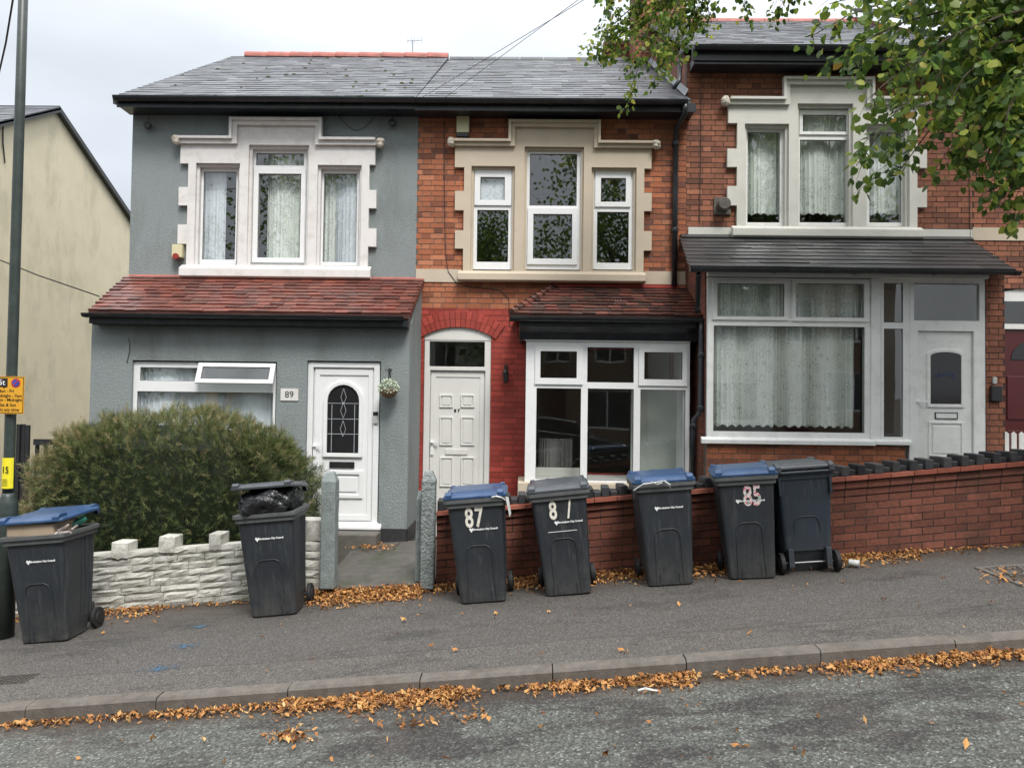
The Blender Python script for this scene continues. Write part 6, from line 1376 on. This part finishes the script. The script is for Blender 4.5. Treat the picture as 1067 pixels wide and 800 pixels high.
# ================================================================== overhead cables
def cable_thing(pts, r, label, sag=0):
    a, b = Vector(pts[0]), Vector(pts[-1]); mb = MB()
    q = [a.lerp(b, k/12)-Vector((0, 0, sag*4*(k/12)*(1-k/12))) for k in range(13)] if len(pts) == 2 else pts
    base = Vector(q[0]); mb.v = []; mb.tube([Vector(p_)-base for p_ in q], r, 5); o = mb.build('overhead_cable', M['cable'], None); o.location = base; tag(o, label, 'cable', 'overhead telephone cables'); return o
cable_thing([P(436, 104, YW-.35), P(612, -2, 6.6), P(700, -60, 5.5)], .003, 'right-hand telephone wire rising from the eaves of the brick house')
cable_thing([P(458, 106, YW-.35), P(600, 2, 7.0), P(700, -70, 5.5)], .003, 'lower telephone wire rising from the eaves of the brick house')
cable_thing([P(0, 271, 9.0), P(40, 287, 9.2), P(75, 299, 9.5), P(104, 309, 9.8)], .008, 'dark cable sagging across the cream gable wall')
cable_thing([P(-2, 80, 8.5), P(6, 45, 8.0), P(14, -4, 7.4)], .010, 'steep wire beside the lamp post in the top left corner')
# ================================================================== fallen leaves (stuff)
def litter(name, label, samples, size, zoff=.01):
    T = []; 
    for (x, y, z) in samples: T.append((x, y, z+random.uniform(0, zoff)))
    T = np.array(T); n = len(T); D = rng.normal(size=(n, 3)); D[:, 2] *= .35
    vs = np.array([(0, 0, 0), (.34, .28, .22), (.22, .75, .16), (0, 1, .30), (-.25, .72, .05), (-.36, .3, .16)]); vs[:, 1] -= .5
    f4 = np.array([(0, 1, 2, 3), (0, 3, 4, 5)])
    sp_ = rng.normal(0, .5, n)+math.pi/2*0; s_ = rng.uniform(*size, n); asp = np.stack([rng.beta(1.4, 2.2, n)*.95+.1, np.ones(n), rng.uniform(.3, 2.6, n)], 1)
    Mx = rots(D, sp_)*s_[:, None, None]; Mx = Mx*asp[:, None, :]
    t = np.clip(rng.beta(2.2, 2.0, n), 0, 1)
    V_, F_, t_ = inst(vs, f4, Mx, T, np.stack([t, rng.random(n)], 1)); o = fastmesh(name, V_, F_, M['leaf_litter'], None, t_); tag(o, label, 'fallen leaves', kind='stuff'); return o
smp = []
def strip(px0, px1, y0, y1, n_, zf, pile=.0, zz=.008):
    for _ in range(n_):
        f = random.random(); x0_ = P(px0+(px1-px0)*f, 600, (y0+y1)/2).x; yy = y1-abs(random.gauss(0, .5))*(y1-y0) if pile >= 0 else y0+abs(random.gauss(0, .45))*(y1-y0)
        hgt_ = abs(pile)*max(0, 1-abs(yy-(y1 if pile >= 0 else y0))/(y1-y0))*random.random()*(.5+.5*math.sin(x0_*9))
        smp.append((x0_, yy, zf(x0_, yy)+zz+hgt_))
# gutter: pixel runs with differing density
rz = lambda x, y: roadz(x, y)
for (a, b_, n_, wd, pl_) in ((-30, 130, 330, .10, .012), (120, 300, 520, .13, .02), (285, 500, 2700, .23, .05), (500, 560, 60, .10, .008), (545, 640, 700, .15, .025), (625, 730, 900, .20, .035), (740, 860, 260, .13, .015), (855, 960, 900, .20, .03), (950, 1090, 1200, .17, .035)):
    for _ in range(n_):
        px = random.uniform(a, b_); e_ = min(1, min(px-a, b_-px)/30+.15)
        cl_ = .35+.65*abs(math.sin(px*.045+math.sin(px*.013)*3))
        if random.random() > cl_*e_*1.0: continue
        d_ = abs(random.gauss(0, .5))*wd*(.5+cl_*.6); yy = KY-.01-d_; x_ = P(px, 715-(px-533)*.08, yy).x
        smp.append((x_, yy, rz(x_, yy)+.006+pl_*cl_*max(0, 1-d_/wd)*random.random()))
litter('gutter_leaves', 'orange brown leaves drifted along the kerb in the gutter', smp, (.014, .050)); smp = []
for (a, b_, n_, wd, pl_) in ((-20, 92, 260, .16, .04), (92, 170, 320, .25, .03), (170, 320, 120, .10, .015), (320, 440, 2000, .28, .08), (440, 560, 620, .22, .04), (530, 760, 1500, .30, .05), (740, 900, 700, .25, .04), (870, 960, 420, .28, .03), (955, 1090, 120, .14, .01)):
    for _ in range(int(n_*1.35)):
        px = random.uniform(a, b_); d_ = abs(random.gauss(0, .6))*wd; yy = (7.83 if 335 < px < 440 else 7.90)-d_; x_ = P(px, 600, yy).x
        smp.append((x_, yy, gz(x_, yy)+.006+pl_*max(0, 1-d_/wd)*random.random()))
for _ in range(120):
    c_ = P(random.gauss(392, 12), 572, 9.2+random.gauss(0, .12)); smp.append((c_.x, c_.y, P(393, 569, 9.35).z+random.random()*.04))
litter('wall_leaves', 'yellow brown leaves heaped along the foot of the garden walls', smp, (.014, .052)); smp = []
for _ in range(60):
    px, py = random.uniform(0, 1067), random.uniform(715, 800); g_ = G(px, py, -.11); 
    if g_.y < KY-.1: smp.append((g_.x, g_.y, rz(g_.x, g_.y)+.006))
for _ in range(80):
    px, py = random.uniform(0, 1067), random.uniform(590, 700); g_ = G(px, py)
    if KY+.15 < g_.y < 7.7: smp.append((g_.x, g_.y, gz(g_.x, g_.y)+.004))
for cxp, cyp, n_ in ((302, 771, 70), (430, 757, 30), (1045, 603, 40), (490, 752, 25)):
    for _ in range(n_):
        px, py = random.gauss(cxp, 12), random.gauss(cyp, 4); g_ = G(px, py, -.11 if cyp > 700 else 0); smp.append((g_.x, g_.y, (rz if g_.y < KY else gz)(g_.x, g_.y)+.008))
litter('scattered_leaves', 'single brown and yellow leaves scattered over pavement and road', smp, (.022, .06))
# ================================================================== small things on the ground
g_ = G(890, 591); mb = MB(); mb.lathe((0, 0, 0), [(.028, -.05), (.030, -.045), (.036, .035), (.040, .045), (.036, .046), (.030, -.035)], 18, 'x'); o = mb.build('paper_cup', M['white_plastic'], None, smooth=False); o.location = (g_.x, g_.y, gz(g_.x, g_.y)+.042); o.rotation_euler = (0, rad(6), rad(-25)); tag(o, 'white paper cup lying among leaves at the foot of the brick wall', 'cup')
g_ = G(676, 725, -.12); mb = MB(); rag(mb, [(-.07, 0, .012), (-.03, .01, .02), (.03, 0, .014), (.07, .01, .01)], .012); o = mb.build('plastic_scrap', M['white_plastic'], None); o.location = (g_.x, g_.y, roadz(g_.x, g_.y)+.006); tag(o, 'crumpled clear white plastic scrap on the road below the kerb', 'litter')
g_ = G(284, 735, -.12); mb = MB(); mb.box(-.05, .05, -.02, .02, 0, .008, rot=Matrix.Rotation(.15, 3, 'Y')); o = mb.build('paper_scrap', M['white_paint'], None, bevel=.002); o.location = (g_.x, g_.y+.03, roadz(g_.x, g_.y)+.05); o.rotation_euler = (.2, 0, .3); tag(o, 'thin white paper scrap on the leaf drift at left of the gutter', 'litter')
# tree pit at right
c0, c1 = G(1018, 592), G(1075, 612)
mb = MB(); x0_, x1_, y0_, y1_ = c0.x-.02, c0.x+1.0, G(1060, 612).y, G(1040, 590).y
TP = thing('tree_pit', 'square tree pit of soil and stones edged in concrete at right', 'tree pit', ((x0_+x1_)/2, (y0_+y1_)/2, gz((x0_+x1_)/2, y0_)))
def gbox(mb, xa_, xb_, ya_, yb_, z0_, z1_):
    vs = [(x_, y_, gz(x_, y_)+z_) for z_ in (z0_, z1_) for y_ in (ya_, yb_) for x_ in (xa_, xb_)]; mb.add(vs, [(0, 2, 3, 1), (4, 5, 7, 6), (0, 1, 5, 4), (2, 6, 7, 3), (0, 4, 6, 2), (1, 3, 7, 5)])
gbox(mb, x0_, x0_+.05, y0_, y1_, -.02, .012); gbox(mb, x0_+.051, x1_, y0_, y0_+.05, -.02, .012); gbox(mb, x0_+.051, x1_, y1_-.05, y1_, -.02, .012); mb.build('edging', M['kerbstone'], TP)
mb = MB(); gbox(mb, x0_+.052, x1_, y0_+.052, y1_-.052, -.02, .006); mb.build('soil', M['garden_soil'], TP)
mb = MB()
for _ in range(260):
    x_, y_ = random.uniform(x0_+.06, x1_), random.uniform(y0_+.07, y1_-.07); r_ = random.uniform(.008, .028); mb.lathe((x_, y_, gz(x_, y_)+.008), [(r_*.5, -.01), (r_, .0), (r_*.8, r_*.5), (r_*.3, r_*.8)], 6, tone=wobble())
tag(mb.build('stones', M['kerbstone'], TP), kind='stuff')
# drain cover
g_ = G(12, 708); DC = thing('drain_cover', 'rusty iron drain cover set in the pavement at lower left', 'drain cover', (g_.x, g_.y, gz(g_.x, g_.y)))
mb = MB(); gbox(mb, g_.x-.25, g_.x+.16, g_.y-.10, g_.y+.10, -.02, .006)
for i in range(10):
    for j in range(5): gbox(mb, g_.x-.235+i*.039, g_.x-.215+i*.039, g_.y-.085+j*.036, g_.y-.065+j*.036, .0061, .011)
mb.build('cover_plate', M['rust_grate'], DC)
# blue utility spray marks (thin irregular sheets on the tarmac)
for (px, py, w_, h_, ln) in ((193, 673, .13, .05, 'larger'), (165, 697, .15, .07, 'lower'), (208, 653, .06, .03, 'upper small')):
    g_ = G(px, py); mb = MB(); pts = []
    for k in range(230):
        a = random.uniform(0, 6.28); r_ = abs(random.gauss(0, .62)); x_, y_ = g_.x+w_*r_*math.cos(a)+.4*w_*math.sin(a*2)*r_, g_.y+h_*r_*math.sin(a)*1.5; s_ = random.uniform(.002, .007)
        z_ = gz(x_, y_)+.0045+k*1e-6
        mb.add([(x_+s_*math.cos(q*1.047), y_+s_*math.sin(q*1.047), z_+SL*s_*math.cos(q*1.047)) for q in range(6)], [(0, 1, 2, 3, 4, 5)])
    o = mb.build('spray_mark', M['blue_spray'], None); tag(o, kind='structure')
# trench scar lines in tarmac
# ================================================================== across the street (seen in the window panes)
OP = thing('terrace_house', 'brick terrace house across the street behind the camera', 'house', (0, -9, 0))
for k, x_ in enumerate((-13, -8.6, -4.2, .2, 4.6, 9.0)):
    z_ = SL*(x_+2.2); root = OP if k == 0 else thing('terrace_house', 'brick terrace house across the street behind the camera', 'house', (x_, -9, z_), group='terrace across the street')
    if k == 0: root.location = (x_, -9, z_); root['group'] = 'terrace across the street'
    mb = MB(); mb.plate([(x_, x_+4.395, z_-1, z_+5.6)], [(x_+.4, x_+1.3, z_-.5, z_+2.2), (x_+1.9, x_+3.9, z_+.7, z_+2.2), (x_+.5, x_+1.5, z_+3.2, z_+4.8), (x_+2.4, x_+3.6, z_+3.2, z_+4.8)], -9.15, -9.0); mb.box(x_, x_+4.39, -15, -14.8, z_-1, z_+5.6); mb.build('wall', M['opp_brick'] if k % 2 else M['opp_white'], root)
    mb = MB(); mb.prismx([(-8.7, z_+5.5), (-12, z_+7.4), (-15.3, z_+5.5), (-12, z_+7.3)], x_, x_+4.395); mb.build('roof', M['slate'], root)
    for (a, b_, c_, d_) in ((1.9, 3.9, .7, 2.2), (.5, 1.5, 3.2, 4.8), (2.4, 3.6, 3.2, 4.8)):
        mb = MB(); mb.plate([(x_+a, x_+b_, z_+c_, z_+d_)], [(x_+a+.07, (x_*2+a+b_)/2-.03, z_+c_+.07, z_+d_-.07), ((x_*2+a+b_)/2+.03, x_+b_-.07, z_+c_+.07, z_+d_-.07)], -9.1, -9.05); wn = mb.build('window', M['upvc'], root)
        mb = MB(); mb.box(x_+a+.05, x_+b_-.05, -9.09, -9.08, z_+c_+.05, z_+d_-.05); mb.build('pane', M['opp_glass'], wn)
    mb = MB(); mb.box(x_+.42, x_+1.28, -9.12, -9.05, z_-.5, z_+2.18); mb.build('front_door', M['red_door'] if k % 2 else M['white_paint'], root)
def cheaptree(x_, y_, h_, r_, label):
    z_ = SL*x_; t = thing('broadleaf_tree', label, 'tree', (x_, y_, z_), group='trees across the street')
    mb = MB(); mb.tube([(x_, y_, z_-.2), (x_+.05, y_, z_+h_*.4), (x_, y_, z_+h_*.8)], [.22, .16, .06], 8)
    for k in range(14):
        a = random.uniform(0, 6.28); mb.tube([(x_, y_, z_+h_*random.uniform(.35, .6)), (x_+r_*.8*math.cos(a), y_+r_*.8*math.sin(a), z_+h_*random.uniform(.6, .95))], [.06, .015], 5)
    mb.build('trunk', M['bark'], t)
    n = 9000; cl = rng.normal(size=(70, 3)); cl = cl/np.linalg.norm(cl, axis=1, keepdims=True)*rng.uniform(.35, 1, 70)[:, None]
    T = cl[rng.integers(0, 70, n)]+rng.normal(0, .13, (n, 3)); T = T*np.array([r_, r_, h_*.38])+np.array([x_, y_, z_+h_*.66])
    V_, F_, t_ = inst(np.array([(-.4, 0, 0), (.4, 0, 0), (.35, .8, .1), (-.35, .8, .1)]), np.array([[0, 1, 2, 3]]), rots(rng.normal(size=(n, 3)), rng.uniform(0, 6, n))*rng.uniform(.09, .14, n)[:, None, None], T, np.stack([rng.uniform(.1, .7, n), rng.random(n)], 1))
    fastmesh('foliage', V_, F_, M['leaf_green'], t, t_, off=t.location)
cheaptree(-1.3, -5.4, 9.0, 2.5, 'smaller broad street tree across the road behind the camera'); cheaptree(3.6, -5.4, 12.5, 3.0, 'broad street tree across the road behind the camera, right of centre'); cheaptree(-7.0, -5.4, 12, 3.2, 'broad street tree across the road behind the camera, left of centre'); cheaptree(-13.5, -5.4, 10, 3, 'broad street tree across the road at far left behind the camera')
# dark hatchback parked opposite, seen reflected in the bay window
cx_ = 1.0; cy_ = -2.6; cz_ = roadz(cx_, cy_)
CR = thing('parked_car', 'dark hatchback parked across the road, reflected in the bay window', 'car', (cx_, cy_, cz_), (0, -math.atan(SL), math.pi), local=True)
side = [(-2.05, .32), (-2.08, .6), (-1.98, .88), (-1.0, .98), (-.35, 1.40), (.3, 1.47), (1.2, 1.44), (1.75, 1.10), (1.98, .98), (2.05, .7), (2.0, .32), (1.6, .25), (-1.7, .25)]
mb = MB(); rings = []
for yy, k in ((-.84, .93), (-.80, .97), (-.6, 1.0), (.6, 1.0), (.80, .97), (.84, .93)):
    rings.append([(x_*k, yy*(.80 if z_ > 1.2 else 1), .25+(z_-.25)*(k if z_ > 1.2 else 1)) for x_, z_ in side])
mb.loft(rings); mb.build('body', M['car_paint'], CR, bevel=.03)
for sy in (-1, 1):
    mb = MB(); pts = [(-.85, 1.0), (-.32, 1.34), (.3, 1.40), (1.1, 1.37), (1.5, 1.12), (1.4, 1.0)]; vs = [(x_, sy*(.835-.18*(z_-1.0)), z_) for x_, z_ in pts]+[(x_, sy*.7, z_) for x_, z_ in pts]; n_ = 6
    mb.add(vs, [tuple(range(6)), tuple(range(11, 5, -1))]+[(i, (i+1) % 6, (i+1) % 6+6, i+6) for i in range(6)]); mb.build('side_window', M['car_glass'], CR)
    mb = MB(); mb.tube([(-.85, sy*.845, 1.0), (1.45, sy*.845, 1.03), (1.55, sy*.82, 1.14)], .012, 6); mb.build('window_trim', M['steel'], CR)
    mb = MB(); mb.box(1.72, 2.02, sy*.62-.2, sy*.62+.22, .86, 1.04); mb.build('tail_light', M['tail_lamp'], CR, bevel=.03)
    for x_ in (-1.25, 1.3):
        mb = MB(); mb.lathe((x_, sy*.80, .31), [(.2, -.09), (.29, -.09), (.31, -.06), (.31, .06), (.29, .09), (.2, .09)], 24, 'y'); w_ = mb.build('wheel', M['car_tyre'], CR); mb = MB(); mb.lathe((x_, sy*.82, .31), [(.0, -.075), (.2, -.08), (.2, .08), (.0, .075)], 16, 'y'); mb.build('rim', M['steel'], w_)
